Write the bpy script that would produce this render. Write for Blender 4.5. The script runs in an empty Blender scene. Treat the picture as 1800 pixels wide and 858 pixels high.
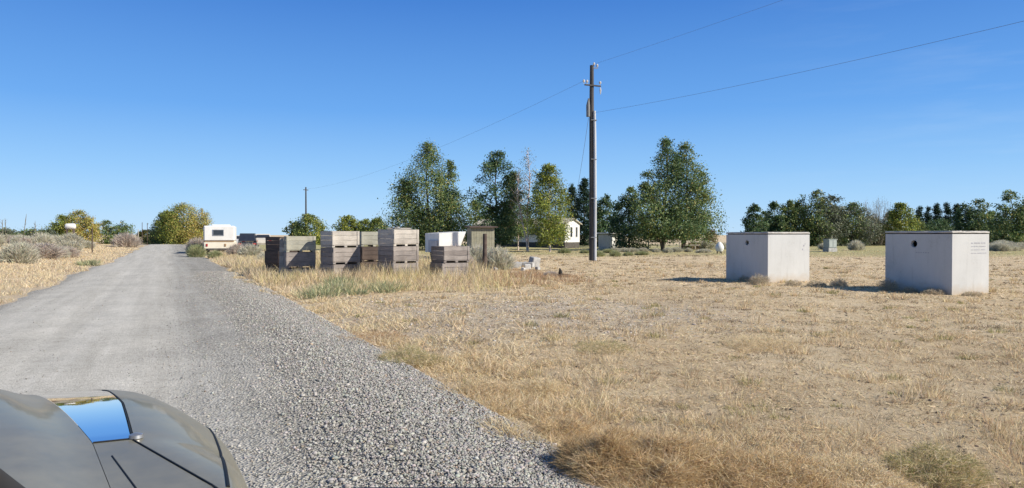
import bpy, bmesh, math, random
import numpy as np
from mathutils import Vector, Matrix

SC = bpy.context.scene
COL = SC.collection
R = math.radians
rng = np.random.default_rng(7)
random.seed(7)

# ------------------------------------------------------------------ camera, sky, sun, exposure
CAM_H = 1.65
FPX = 1285.0            # focal length in photograph pixels (1800 wide)
HZ = 412.0              # horizon row of the photograph
cam_d = bpy.data.cameras.new('camera')
cam_d.sensor_width = 36.0
cam_d.lens = 36.0 * FPX / 1800.0
cam_d.clip_start = 0.05
cam_d.clip_end = 6000
cam = bpy.data.objects.new('camera', cam_d)
cam.location = (0, 0, CAM_H)
cam.rotation_euler = (R(90) - math.atan(17 / FPX), 0, 0)
COL.objects.link(cam)
SC.camera = cam

SUN_AZ, SUN_EL = 111.0, 34.0     # degrees clockwise from +Y, elevation
world = bpy.data.worlds.new('World')
SC.world = world
world.use_nodes = True
wn = world.node_tree
bg = wn.nodes['Background']
sky = wn.nodes.new('ShaderNodeTexSky')
sky.sky_type = 'NISHITA'
sky.sun_disc = False
sky.sun_elevation = R(SUN_EL)
sky.sun_rotation = R(SUN_AZ)
sky.altitude = 0
sky.air_density = 1.0
sky.dust_density = 0.3
sky.ozone_density = 3.0
# the clear autumn sky of the photograph: deep blue overhead paling to the horizon, blended with the Nishita sky
wtc = wn.nodes.new('ShaderNodeTexCoord'); wsx = wn.nodes.new('ShaderNodeSeparateXYZ'); wn.links.new(wtc.outputs['Generated'], wsx.inputs[0])
wr = wn.nodes.new('ShaderNodeValToRGB'); we = wr.color_ramp.elements
SKYC = [(0.0, (.50, .735, .98)), (.045, (.37, .645, .97)), (.087, (.27, .55, .94)), (.163, (.135, .385, .86)), (.305, (.052, .215, .66)), (.5, (.04, .15, .42)), (1.0, (.03, .09, .22))]
while len(we) < len(SKYC): we.new(.5)
for k_, (p_, c_) in enumerate(SKYC): we[k_].position = p_; we[k_].color = (*c_, 1)
wn.links.new(wsx.outputs[2], wr.inputs[0])
wv = wn.nodes.new('ShaderNodeVectorMath'); wv.operation = 'SCALE'; wv.inputs['Scale'].default_value = 0.69 / 0.12
wn.links.new(wr.outputs[0], wv.inputs[0])
wm = wn.nodes.new('ShaderNodeMix'); wm.data_type = 'RGBA'; wm.inputs[0].default_value = 0.93
wn.links.new(sky.outputs[0], wm.inputs[6]); wn.links.new(wv.outputs[0], wm.inputs[7])
wmp = wn.nodes.new('ShaderNodeMapping'); wmp.inputs['Scale'].default_value = (3.0, 3.0, 26.0); wn.links.new(wtc.outputs['Generated'], wmp.inputs[0])
wno = wn.nodes.new('ShaderNodeTexNoise'); wno.inputs['Scale'].default_value = 1.6; wno.inputs['Detail'].default_value = 6; wno.inputs['Roughness'].default_value = .6; wn.links.new(wmp.outputs[0], wno.inputs['Vector'])
wcr = wn.nodes.new('ShaderNodeValToRGB'); wcr.color_ramp.elements[0].position = .52; wcr.color_ramp.elements[1].position = .80; wn.links.new(wno.outputs['Fac'], wcr.inputs[0])
wmk = wn.nodes.new('ShaderNodeMapRange'); wmk.inputs['From Min'].default_value = .25; wmk.inputs['From Max'].default_value = .6; wmk.inputs['To Max'].default_value = .13; wn.links.new(wsx.outputs[0], wmk.inputs[0])
wml = wn.nodes.new('ShaderNodeMath'); wml.operation = 'MULTIPLY'; wn.links.new(wcr.outputs[0], wml.inputs[0]); wn.links.new(wmk.outputs[0], wml.inputs[1])
wc2 = wn.nodes.new('ShaderNodeMix'); wc2.data_type = 'RGBA'; wn.links.new(wml.outputs[0], wc2.inputs[0]); wn.links.new(wm.outputs[2], wc2.inputs[6]); wc2.inputs[7].default_value = (4.2, 4.9, 5.6, 1)
wn.links.new(wc2.outputs[2], bg.inputs[0])
bg.inputs[1].default_value = 0.12
sd = bpy.data.lights.new('sun', 'SUN')
sd.energy = 4.9
sd.angle = R(0.5)
sd.color = (1.0, 0.925, 0.80)
sun = bpy.data.objects.new('sun', sd)
S3 = Vector((math.sin(R(SUN_AZ)) * math.cos(R(SUN_EL)), math.cos(R(SUN_AZ)) * math.cos(R(SUN_EL)), math.sin(R(SUN_EL))))
sun.rotation_euler = S3.to_track_quat('Z', 'Y').to_euler()
sun.location = (30, -20, 40)
COL.objects.link(sun)
SC.view_settings.view_transform = 'Standard'
SC.view_settings.look = 'None'
SC.view_settings.exposure = 0.55
SC.view_settings.gamma = 1.0
SC.view_settings.use_curve_mapping = False

# ------------------------------------------------------------------ measuring helpers
U = np.array((-0.423, 0.906))    # the road's heading
N = np.array((0.906, 0.423))     # to the right of the road

def lat(x, y): return x * N[0] + y * N[1]
def lon(x, y): return x * U[0] + y * U[1]
def road_xy(f, l): return (U[0] * f + N[0] * l, U[1] * f + N[1] * l)

def _hash(ix, iy, s):
    h = (ix.astype(np.int64) * 374761393 + iy.astype(np.int64) * 668265263 + s * 1442695041) & 0x7fffffff
    h = ((h ^ (h >> 13)) * 1274126177) & 0x7fffffff
    return ((h ^ (h >> 16)) & 0xffff) / 65535.0

def vnoise(x, y, scale=1.0, s=0):
    x = np.asarray(x, float) / scale; y = np.asarray(y, float) / scale
    ix = np.floor(x); iy = np.floor(y); fx = x - ix; fy = y - iy
    fx = fx * fx * (3 - 2 * fx); fy = fy * fy * (3 - 2 * fy)
    a = _hash(ix, iy, s); b = _hash(ix + 1, iy, s); c = _hash(ix, iy + 1, s); d = _hash(ix + 1, iy + 1, s)
    return (a * (1 - fx) + b * fx) * (1 - fy) + (c * (1 - fx) + d * fx) * fy

def sstep(a, b, v):
    t = np.clip((v - a) / (b - a), 0, 1)
    return t * t * (3 - 2 * t)

L_EDGE, R_EDGE, ROAD_END = -3.5, 2.55, 138.0
def edge_l(lo): return L_EDGE + 0.7 * (vnoise(lo, lo * 0, 3.5, 3) - 0.5) + 0.3 * (vnoise(lo, lo * 0, 0.8, 4) - 0.5)
def edge_r(lo): return R_EDGE + 0.9 * (vnoise(lo, lo * 0, 3.0, 5) - 0.5) + 0.35 * (vnoise(lo, lo * 0, 0.7, 6) - 0.5)

def ground_z(x, y):
    x = np.asarray(x, float); y = np.asarray(y, float)
    la, lo = lat(x, y), lon(x, y)
    dl = L_EDGE - la
    dr = la - R_EDGE
    z = 0.75 * sstep(0.3, 11, dl) + 0.9 * sstep(8, 70, dl)
    off = np.maximum(sstep(0, 1.2, dl), sstep(0, 1.2, dr))
    z = z + off * (0.16 * (vnoise(x, y, 7, 11) - 0.5) + 0.07 * (vnoise(x, y, 1.3, 12) - 0.5) + 0.035 * (vnoise(x, y, 0.35, 13) - 0.5))
    z = z - 0.07 * sstep(-0.6, 0.5, dr) * (1 - sstep(0.5, 2.0, dr))          # shallow gutter beside the road
    z = z + (1 - off) * 0.015 * (vnoise(x, y, 0.6, 14) - 0.5)
    far = sstep(110, 260, np.hypot(x, y))
    return z - far * 1.2

def gz(x, y): return float(ground_z(np.array([x]), np.array([y]))[0])
def at(px, d): return ((px - 900) / FPX * d, d)
def zat(py, d): return CAM_H - (py - HZ) / FPX * d
def G(px, py):
    d = FPX * CAM_H / max(py - HZ, 4)
    for _ in range(6):
        x, y = at(px, d)
        d = FPX * (CAM_H - gz(x, y)) / max(py - HZ, 4)
    return at(px, d)

# ------------------------------------------------------------------ materials
MATS = {}
def nodes(name):
    m = bpy.data.materials.new(name); m.use_nodes = True
    nt = m.node_tree
    return m, nt, nt.nodes['Principled BSDF']

def ramp(nt, fac, stops, interp='LINEAR'):
    r = nt.nodes.new('ShaderNodeValToRGB')
    r.color_ramp.interpolation = interp
    e = r.color_ramp.elements
    while len(e) < len(stops): e.new(0.5)
    for k, (p, c) in enumerate(stops):
        e[k].position = p
        e[k].color = (*c, 1) if len(c) == 3 else c
    nt.links.new(fac, r.inputs[0])
    return r.outputs[0]

def noise(nt, vec, scale, detail=4, rough=0.6, dist=0.0):
    n = nt.nodes.new('ShaderNodeTexNoise')
    n.inputs['Scale'].default_value = scale; n.inputs['Detail'].default_value = detail
    n.inputs['Roughness'].default_value = rough; n.inputs['Distortion'].default_value = dist
    if vec is not None: nt.links.new(vec, n.inputs['Vector'])
    return n.outputs['Fac']

def coord(nt, scale=None, kind='Object'):
    t = nt.nodes.new('ShaderNodeTexCoord')
    if scale is None: return t.outputs[kind]
    mp = nt.nodes.new('ShaderNodeMapping'); mp.inputs['Scale'].default_value = scale
    nt.links.new(t.outputs[kind], mp.inputs['Vector'])
    return mp.outputs[0]

def mix(nt, fac, a, b, mode='MIX'):
    m = nt.nodes.new('ShaderNodeMix'); m.data_type = 'RGBA'; m.blend_type = mode
    if isinstance(fac, (int, float)): m.inputs[0].default_value = fac
    else: nt.links.new(fac, m.inputs[0])
    for i, v in ((6, a), (7, b)):
        if isinstance(v, tuple): m.inputs[i].default_value = (*v, 1)
        else: nt.links.new(v, m.inputs[i])
    return m.outputs[2]

def math_n(nt, op, a, b=None, clamp=False):
    m = nt.nodes.new('ShaderNodeMath'); m.operation = op; m.use_clamp = clamp
    for i, v in ((0, a), (1, b)):
        if v is None: continue
        if isinstance(v, (int, float)): m.inputs[i].default_value = v
        else: nt.links.new(v, m.inputs[i])
    return m.outputs[0]

def bump(nt, b, h, strength, dist=0.02):
    n = nt.nodes.new('ShaderNodeBump'); n.inputs['Strength'].default_value = strength; n.inputs['Distance'].default_value = dist
    nt.links.new(h, n.inputs['Height']); nt.links.new(n.outputs[0], b.inputs['Normal'])

def attr(nt, name):
    a = nt.nodes.new('ShaderNodeAttribute'); a.attribute_name = name
    return a

def worn(name, c, c2, rough=0.8, scale=3.0, stretch=(1, 1, 1), metal=0.0, bump_s=0.15, spec=0.3, fine=14.0):
    """a weathered surface: two tones broken up by coarse and fine noise"""
    if name in MATS: return MATS[name]
    m, nt, b = nodes(name)
    v = coord(nt, stretch)
    f1 = noise(nt, v, scale, 5, 0.65)
    f2 = noise(nt, v, scale * fine, 4, 0.7)
    f = math_n(nt, 'ADD', math_n(nt, 'MULTIPLY', f1, 0.65), math_n(nt, 'MULTIPLY', f2, 0.35))
    col = ramp(nt, f, [(0.36, c2), (0.62, c)])
    nt.links.new(col, b.inputs['Base Color'])
    b.inputs['Roughness'].default_value = rough; b.inputs['Metallic'].default_value = metal
    b.inputs['Specular IOR Level'].default_value = spec
    if bump_s: bump(nt, b, f2, bump_s, 0.01)
    MATS[name] = m
    return m

def leaf_material(name, trans=0.3, rough=0.6):
    if name in MATS: return MATS[name]
    m, nt, b = nodes(name)
    a = attr(nt, 'Col')
    nt.links.new(a.outputs['Color'], b.inputs['Base Color'])
    b.inputs['Roughness'].default_value = rough; b.inputs['Specular IOR Level'].default_value = 0.22
    t = nt.nodes.new('ShaderNodeBsdfTranslucent')
    nt.links.new(a.outputs['Color'], t.inputs['Color'])
    mx = nt.nodes.new('ShaderNodeMixShader'); mx.inputs[0].default_value = trans
    nt.links.new(b.outputs[0], mx.inputs[1]); nt.links.new(t.outputs[0], mx.inputs[2])
    nt.links.new(mx.outputs[0], nt.nodes['Material Output'].inputs['Surface'])
    MATS[name] = m
    return m

# ------------------------------------------------------------------ mesh helpers
def tag(o, label=None, cat=None, group=None, kind=None):
    if label: o['label'] = label
    if cat: o['category'] = cat
    if group: o['group'] = group
    if kind: o['kind'] = kind
    return o

def thing(name, label, cat, loc=(0, 0, 0), rz=0.0, group=None):
    o = bpy.data.objects.new(name, None); o.empty_display_size = 0.2
    COL.objects.link(o); o.location = loc; o.rotation_euler = (0, 0, rz)
    return tag(o, label, cat, group)

def np_mesh(name, V, F, mat, colors=None, parent=None, smooth=False, attrs=None):
    """V (n,3), F (m,k) all faces with k corners"""
    V = np.ascontiguousarray(V, np.float32); F = np.ascontiguousarray(F, np.int32)
    me = bpy.data.meshes.new(name)
    k = F.shape[1]
    me.vertices.add(len(V)); me.vertices.foreach_set('co', V.ravel())
    me.loops.add(F.size); me.loops.foreach_set('vertex_index', F.ravel())
    me.polygons.add(len(F))
    me.polygons.foreach_set('loop_start', np.arange(0, F.size, k, dtype=np.int32))
    me.polygons.foreach_set('loop_total', np.full(len(F), k, np.int32))
    if smooth: me.polygons.foreach_set('use_smooth', np.ones(len(F), bool))
    me.update(calc_edges=True)
    if colors is not None:
        a = me.attributes.new('Col', 'FLOAT_COLOR', 'POINT')
        c = np.ones((len(V), 4), np.float32); c[:, :3] = colors
        a.data.foreach_set('color', c.ravel())
    for nm, val in (attrs or {}).items():
        a = me.attributes.new(nm, 'FLOAT', 'POINT'); a.data.foreach_set('value', np.ascontiguousarray(val, np.float32))
    me.materials.append(mat)
    o = bpy.data.objects.new(name, me); COL.objects.link(o)
    if parent is not None: o.parent = parent
    return o

class MB:
    def __init__(s): s.v = []; s.f = []
    def add(s, vs, fs, M=None):
        k = len(s.v)
        s.v += [tuple(M @ Vector(v)) if M is not None else tuple(v) for v in vs]
        s.f += [tuple(i + k for i in f) for f in fs]
        return s
    def box(s, c, d, rz=0.0, rx=0.0, ry=0.0, ch=0.0, j=0.0):
        hx, hy, hz = d[0] / 2, d[1] / 2, d[2] / 2
        ch = min(ch, hx * 0.45, hy * 0.45, hz * 0.45)
        M = Matrix.Translation(c) @ Matrix.Rotation(rz, 4, 'Z') @ Matrix.Rotation(ry, 4, 'Y') @ Matrix.Rotation(rx, 4, 'X')
        if ch <= 0:
            vs = [(x * hx + random.uniform(-j, j), y * hy + random.uniform(-j, j), z * hz + random.uniform(-j, j)) for z in (-1, 1) for y in (-1, 1) for x in (-1, 1)]
            return s.add(vs, [(0, 2, 3, 1), (4, 5, 7, 6), (0, 1, 5, 4), (2, 6, 7, 3), (0, 4, 6, 2), (1, 3, 7, 5)], M)
        vs = []; idx = {}
        for sx in (-1, 1):
            for sy in (-1, 1):
                for sz in (-1, 1):
                    for a in range(3):
                        idx[(sx, sy, sz, a)] = len(vs)
                        vs.append((sx * (hx - (0 if a == 0 else ch)), sy * (hy - (0 if a == 1 else ch)), sz * (hz - (0 if a == 2 else ch))))
        fs = []
        for q in (-1, 1):
            fs.append([idx[(q, -1, -1, 0)], idx[(q, 1, -1, 0)], idx[(q, 1, 1, 0)], idx[(q, -1, 1, 0)]][::q])
            fs.append([idx[(-1, q, -1, 1)], idx[(-1, q, 1, 1)], idx[(1, q, 1, 1)], idx[(1, q, -1, 1)]][::q])
            fs.append([idx[(-1, -1, q, 2)], idx[(1, -1, q, 2)], idx[(1, 1, q, 2)], idx[(-1, 1, q, 2)]][::q])
        for a, b in ((0, 1), (0, 2), (1, 2)):
            cax = 3 - a - b
            for p in (-1, 1):
                for q in (-1, 1):
                    e = []
                    for r_ in (-1, 1):
                        k = [0, 0, 0]; k[a] = p; k[b] = q; k[cax] = r_
                        e.append((tuple(k)))
                    fs.append([idx[(*e[0], a)], idx[(*e[1], a)], idx[(*e[1], b)], idx[(*e[0], b)]])
        for sx in (-1, 1):
            for sy in (-1, 1):
                for sz in (-1, 1):
                    fs.append([idx[(sx, sy, sz, a)] for a in range(3)])
        return s.add(vs, fs, M)
    def tube(s, pts, rad, n=8, cap=True):
        pts = [Vector(p) for p in pts]
        if isinstance(rad, (int, float)): rad = [rad] * len(pts)
        vs = []; fs = []
        for i, p in enumerate(pts):
            d = (pts[min(i + 1, len(pts) - 1)] - pts[max(i - 1, 0)])
            if d.length < 1e-9: d = Vector((0, 0, 1))
            d = d.normalized()
            if i == 0: q = d.to_track_quat('Z', 'Y')
            else: q = prev.rotation_difference(d) @ q      # carry the ring along without twisting it
            prev = d
            for k in range(n):
                a = 2 * math.pi * k / n
                vs.append(p + q @ Vector((math.cos(a) * rad[i], math.sin(a) * rad[i], 0)))
        for i in range(len(pts) - 1):
            for k in range(n):
                k2 = (k + 1) % n
                fs.append((i * n + k, i * n + k2, (i + 1) * n + k2, (i + 1) * n + k))
        if cap:
            fs.append(tuple(range(n))[::-1]); fs.append(tuple((len(pts) - 1) * n + k for k in range(n)))
        return s.add(vs, fs)
    def lathe(s, c, prof, n=16):
        vs = []; fs = []
        for r_, z in prof:
            for k in range(n):
                a = 2 * math.pi * k / n
                vs.append((c[0] + r_ * math.cos(a), c[1] + r_ * math.sin(a), c[2] + z))
        for i in range(len(prof) - 1):
            for k in range(n):
                k2 = (k + 1) % n
                fs.append((i * n + k, i * n + k2, (i + 1) * n + k2, (i + 1) * n + k))
        fs.append(tuple(range(n))[::-1]); fs.append(tuple((len(prof) - 1) * n + k for k in range(n)))
        return s.add(vs, fs)
    def prism(s, prof, y0, y1, inset=0.0):
        """prof: (x, z) outline, extruded along y"""
        n = len(prof)
        vs = [(x, y0, z) for x, z in prof] + [(x, y1, z) for x, z in prof]
        fs = [tuple(range(n)), tuple(range(2 * n - 1, n - 1, -1))]
        for k in range(n):
            k2 = (k + 1) % n
            fs.append((k, n + k, n + k2, k2))
        return s.add(vs, fs)
    def build(s, name, mat, parent=None, smooth=False, loc=None, rz=None):
        me = bpy.data.meshes.new(name); me.from_pydata(s.v, [], s.f); me.update()
        if smooth:
            me.polygons.foreach_set('use_smooth', np.ones(len(me.polygons), bool))
            try: me.set_sharp_from_angle(angle=R(45))
            except Exception: pass
        me.materials.append(mat)
        o = bpy.data.objects.new(name, me); COL.objects.link(o)
        if parent is not None: o.parent = parent
        if loc is not None: o.location = loc
        if rz is not None: o.rotation_euler = (0, 0, rz)
        return o

def dup(o, parent=None):
    """a copy of a thing with copies of its parts and sub-parts"""
    c = o.copy(); COL.objects.link(c)
    if parent is not None: c.parent = parent
    for ch in list(o.children): dup(ch, c)
    return c

def pick(pal, n, sat=1.0):
    pal = np.array(pal, float)
    w = pal[:, 3] / pal[:, 3].sum()
    i = rng.choice(len(pal), n, p=w)
    return pal[i, :3] * rng.uniform(0.78, 1.22, (n, 1)) * rng.uniform(0.94, 1.06, (n, 3))

def unit(v): return v / np.maximum(np.linalg.norm(v, axis=1, keepdims=True), 1e-9)

def strands(base, dirs, length, width, col, bend=0.25, seg=1):
    """thin tapered blades: V, F (triangles), colours"""
    n = len(base)
    dirs = unit(dirs); length = np.broadcast_to(length, n)[:, None]; width = np.broadcast_to(width, n)[:, None]
    side = np.cross(dirs, rng.normal(size=(n, 3))); side = unit(side) * width / 2
    droop = np.concatenate([rng.normal(0, 1, (n, 2)), -np.abs(rng.normal(0.3, 0.3, (n, 1)))], 1) * bend
    if seg == 1:
        tip = base + (dirs + droop * 0.5) * length
        V = np.stack([base - side, base + side, tip], 1).reshape(-1, 3)
        F = np.arange(3 * n).reshape(n, 3)
        C = np.repeat(col, 3, 0)
    else:
        mid = base + (dirs + droop * 0.15) * length * 0.55
        tip = base + (dirs + droop * 0.6) * length
        V = np.stack([base - side, base + side, mid - side * 0.75, mid + side * 0.75, tip], 1).reshape(-1, 3)
        k = np.arange(n)[:, None] * 5
        F = np.concatenate([k + [[0, 1, 3]], k + [[0, 3, 2]], k + [[2, 3, 4]]], 0)
        C = np.repeat(col, 5, 0)
    return V, F, C

def join_np(parts):
    V = []; F = []; C = []; k = 0
    for v, f, c in parts:
        V.append(v); F.append(f + k); C.append(c); k += len(v)
    return np.concatenate(V), np.concatenate(F), np.concatenate(C)

def leaves(cen, size, col, updir=0.35, out=None):
    """small four-cornered leaves with random tilt"""
    n = len(cen)
    nr = rng.normal(size=(n, 3)); nr[:, 2] += updir * 2
    if out is not None: nr = nr + out
    nr = unit(nr)
    a = unit(np.cross(nr, rng.normal(size=(n, 3)))); b = np.cross(nr, a)
    s = np.broadcast_to(size, n)[:, None] * rng.uniform(0.6, 1.3, (n, 1))
    V = np.stack([cen - a * s * 0.6, cen + b * s * 0.36 + nr * s * 0.08, cen + a * s * 0.6, cen - b * s * 0.36], 1).reshape(-1, 3)
    F = np.arange(4 * n).reshape(n, 4)
    return V, F, np.repeat(col, 4, 0)

LEAF = leaf_material('leaf', 0.3, 0.5)
DRY = leaf_material('dry_stalk', 0.38, 0.9)
BARK = worn('bark', (0.16, 0.125, 0.095), (0.07, 0.055, 0.042), 0.9, 4, (1, 1, 0.2))
PALE_BARK = worn('pale_bark', (0.75, 0.59, 0.54), (0.33, 0.31, 0.28), 0.8, 3, (1, 1, 0.6))

# ------------------------------------------------------------------ the ground
def graded(a0, a1, fine, grow, centre=0.0):
    out = [centre]; s = fine
    while out[-1] < a1:
        out.append(out[-1] + s); s *= grow
    neg = [centre]; s = fine
    while neg[-1] > a0:
        neg.append(neg[-1] - s); s *= grow
    return np.array(sorted(set(neg[1:] + out)))

gx = graded(-1800, 1800, 0.16, 1.022, 1.0)
gy = np.concatenate([np.arange(-14, 3, 0.5), graded(3, 2600, 0.13, 1.016, 3.0)])
X, Y = np.meshgrid(gx, gy)
xf, yf = X.ravel(), Y.ravel()
zf = ground_z(xf, yf)
nx, ny = len(gx), len(gy)
ii = (np.arange(ny - 1)[:, None] * nx + np.arange(nx - 1)[None, :]).ravel()
Fg = np.stack([ii, ii + 1, ii + 1 + nx, ii + nx], 1)
la, lo = lat(xf, yf), lon(xf, yf)
# a worn gravelly pull-off beside the road, bare earth, straw, faded green
bare = sstep(2.4, 3.4, la) * (1 - sstep(8.5, 12.5, la + 2.5 * (vnoise(xf, yf, 2, 31) - 0.5))) * sstep(8.8, 11.5, lo + 2 * (vnoise(xf, yf, 1.5, 32) - 0.5)) * (1 - sstep(17, 20, lo + 0.3 * la))
bare = np.maximum(bare * 0.9, (1 - sstep(0.0, 0.9, la - R_EDGE)) * sstep(-5, -3, la) * 0.9)
lush = sstep(50, 62, yf) * (1 - sstep(110, 140, yf)) * sstep(4, 12, la)
m, nt, b = nodes('dry_field_soil')
v = coord(nt)
n1 = noise(nt, v, 0.35, 6, 0.62); n2 = noise(nt, v, 2.6, 6, 0.68); n3 = noise(nt, v, 24, 6, 0.8)
sum_ = math_n(nt, 'ADD', math_n(nt, 'MULTIPLY', n1, 0.35), math_n(nt, 'ADD', math_n(nt, 'MULTIPLY', n2, 0.35), math_n(nt, 'MULTIPLY', n3, 0.4)))
straw = ramp(nt, sum_, [(0.40, (0.22, 0.165, 0.115)), (0.475, (0.46, 0.355, 0.228)), (0.57, (0.58, 0.465, 0.31)), (0.70, (0.67, 0.565, 0.40))])
vor = nt.nodes.new('ShaderNodeTexVoronoi'); vor.inputs['Scale'].default_value = 26; nt.links.new(v, vor.inputs['Vector'])
peb = ramp(nt, vor.outputs['Color'], [(0.2, (0.24, 0.21, 0.18)), (0.5, (0.44, 0.38, 0.315)), (0.8, (0.58, 0.51, 0.44))])
c1 = mix(nt, attr(nt, 'bare').outputs['Fac'], straw, mix(nt, 0.45, peb, straw))
gcol = ramp(nt, n2, [(0.35, (0.17, 0.19, 0.07)), (0.7, (0.46, 0.42, 0.20))])
c2 = mix(nt, math_n(nt, 'MULTIPLY', attr(nt, 'lush').outputs['Fac'], math_n(nt, 'MULTIPLY', n1, 1.5), True), c1, gcol)
nt.links.new(c2, b.inputs['Base Color'])
b.inputs['Roughness'].default_value = 0.95; b.inputs['Specular IOR Level'].default_value = 0.1
bump(nt, b, n3, 1.0, 0.05)
SOIL = m
o = np_mesh('ground', np.stack([xf, yf, zf], 1), Fg, SOIL, smooth=True, attrs={'bare': bare, 'lush': lush})
tag(o, kind='structure')

# the gravel road, one sheet with a crown and ragged edges
fl = graded(-16, ROAD_END, 0.16, 1.02, 2.0); fl = fl[fl <= ROAD_END + 1]
tt = np.linspace(0, 1, 46)
LO, T = np.meshgrid(fl, tt, indexing='ij')
EL, ER = edge_l(LO) - 0.1, edge_r(LO) + 0.1
LA = EL + (ER - EL) * T
rx_, ry_ = road_xy(LO, LA)
edge = np.minimum(T, 1 - T)
zz = ground_z(rx_.ravel(), ry_.ravel()).reshape(rx_.shape)
prof = 0.05 * sstep(0, 0.35, edge)
ruts = -0.018 * (np.exp(-((LA + 1.6) / 0.35) ** 2) + np.exp(-((LA - 0.1) / 0.35) ** 2) + np.exp(-((LA + 0.3) / 2.2) ** 8) * 0)
zz = zz * (0.2 + 0 * T) + np.where(edge < 0.06, zz * 0.8 - 0.03 * (1 - edge / 0.06), 0) + 0.012 + prof + ruts + 0.012 * (vnoise(rx_, ry_, 0.4, 41) - 0.5)
n0, n1_ = rx_.shape
ii = (np.arange(n0 - 1)[:, None] * n1_ + np.arange(n1_ - 1)[None, :]).ravel()
Fr = np.stack([ii, ii + n1_, ii + n1_ + 1, ii + 1], 1)[:, ::-1]
loose = np.clip(sstep(-0.9, 1.5, LA + 0.5 * (vnoise(rx_, ry_, 1.0, 42) - 0.5)) + 0.8 * (1 - sstep(-3.5, -2.9, LA)), 0, 1)
m, nt, b = nodes('road_gravel')
v = coord(nt)
vor = nt.nodes.new('ShaderNodeTexVoronoi'); vor.inputs['Scale'].default_value = 42; nt.links.new(v, vor.inputs['Vector'])
vor2 = nt.nodes.new('ShaderNodeTexVoronoi'); vor2.inputs['Scale'].default_value = 95; nt.links.new(v, vor2.inputs['Vector'])
nb = noise(nt, v, 0.8, 5, 0.6); nf = noise(nt, v, 60, 4, 0.8)
vl = coord(nt, (1, 1, 1))
packed = ramp(nt, vor2.outputs['Color'], [(0.12, (0.30, 0.29, 0.265)), (0.3, (0.46, 0.446, 0.412)), (0.8, (0.54, 0.524, 0.486))])
loosec = ramp(nt, vor.outputs['Color'], [(0.10, (0.09, 0.087, 0.08)), (0.35, (0.30, 0.29, 0.266)), (0.6, (0.40, 0.386, 0.356)), (0.85, (0.49, 0.472, 0.435))])
cmb = nt.nodes.new('ShaderNodeCombineXYZ'); nt.links.new(attr(nt, 'across').outputs['Fac'], cmb.inputs[0]); nt.links.new(attr(nt, 'along').outputs['Fac'], cmb.inputs[1])
nl = noise(nt, cmb.outputs[0], 1.0, 5, 0.65)
nmid = noise(nt, v, 7, 5, 0.75)
streak = mix(nt, 1.0, ramp(nt, nb, [(0.35, (0.90, 0.895, 0.88)), (0.65, (1.05, 1.04, 1.02))]), ramp(nt, nl, [(0.32, (0.84, 0.835, 0.82)), (0.62, (1.06, 1.06, 1.06))]), 'MULTIPLY')
streak = mix(nt, 1.0, streak, ramp(nt, nmid, [(0.3, (0.86, 0.855, 0.84)), (0.6, (1.04, 1.04, 1.04))]), 'MULTIPLY')
speck = ramp(nt, nf, [(0.36, (0.55, 0.54, 0.53)), (0.46, (1, 1, 1))])
streak = mix(nt, 1.0, streak, speck, 'MULTIPLY')
lf = math_n(nt, 'MULTIPLY', attr(nt, 'loose').outputs['Fac'], 1.0)
col = mix(nt, 1.0, mix(nt, lf, packed, loosec), streak, 'MULTIPLY')
nt.links.new(col, b.inputs['Base Color'])
b.inputs['Roughness'].default_value = 0.92; b.inputs['Specular IOR Level'].default_value = 0.15
bump(nt, b, math_n(nt, 'ADD', math_n(nt, 'MULTIPLY', vor.outputs['Distance'], math_n(nt, 'ADD', math_n(nt, 'MULTIPLY', lf, 1.0), 0.15)), math_n(nt, 'MULTIPLY', nf, 0.25)), 0.8, 0.03)
o = np_mesh('gravel_road', np.stack([rx_.ravel(), ry_.ravel(), zz.ravel()], 1), Fr, m, smooth=True, attrs={'loose': loose.ravel(), 'across': (LA * 2.6).ravel(), 'along': (LO * 0.10).ravel()})
tag(o, kind='structure')
ROADZ = 0.062

# ------------------------------------------------------------------ loose stones on the road and pull-off (nobody could count them)
t_ = (1 + 5 ** 0.5) / 2
ICO = np.array([(-1, t_, 0), (1, t_, 0), (-1, -t_, 0), (1, -t_, 0), (0, -1, t_), (0, 1, t_), (0, -1, -t_), (0, 1, -t_), (t_, 0, -1), (t_, 0, 1), (-t_, 0, -1), (-t_, 0, 1)]) / math.hypot(1, t_)
ICF = np.array([(0, 11, 5), (0, 5, 1), (0, 1, 7), (0, 7, 10), (0, 10, 11), (1, 5, 9), (5, 11, 4), (11, 10, 2), (10, 7, 6), (7, 1, 8), (3, 9, 4), (3, 4, 2), (3, 2, 6), (3, 6, 8), (3, 8, 9), (4, 9, 5), (2, 4, 11), (6, 2, 10), (8, 6, 7), (9, 8, 1)])
def stones(x, y, z, size, col):
    n = len(x)
    V = ICO[None] * rng.uniform(0.7, 1.15, (n, 12, 1))
    sc = rng.uniform(0.7, 1.3, (n, 1, 3)) * np.array((1, 1, 0.65))
    V = V * sc * size[:, None, None]
    a = rng.uniform(0, 6.28, n); c, s_ = np.cos(a)[:, None], np.sin(a)[:, None]
    V = np.stack([V[..., 0] * c - V[..., 1] * s_, V[..., 0] * s_ + V[..., 1] * c, V[..., 2]], -1)
    V = V + np.stack([x, y, z], 1)[:, None, :]
    F = ICF[None] + (np.arange(n) * 12)[:, None, None]
    return V.reshape(-1, 3), F.reshape(-1, 3), np.repeat(col, 12, 0)
n = 92000
f_ = np.exp(rng.uniform(math.log(3.2), math.log(34), n))
l_ = np.where(rng.random(n) < 0.93, R_EDGE + 0.15 - np.abs(rng.normal(0, 1.05, n)), rng.uniform(-3.4, 2.6, n))
x, y = road_xy(f_, l_)
keep = (l_ > -3.4) & (f_ > 2.9)
x, y, f_, l_ = x[keep], y[keep], f_[keep], l_[keep]
n = len(x)
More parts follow.
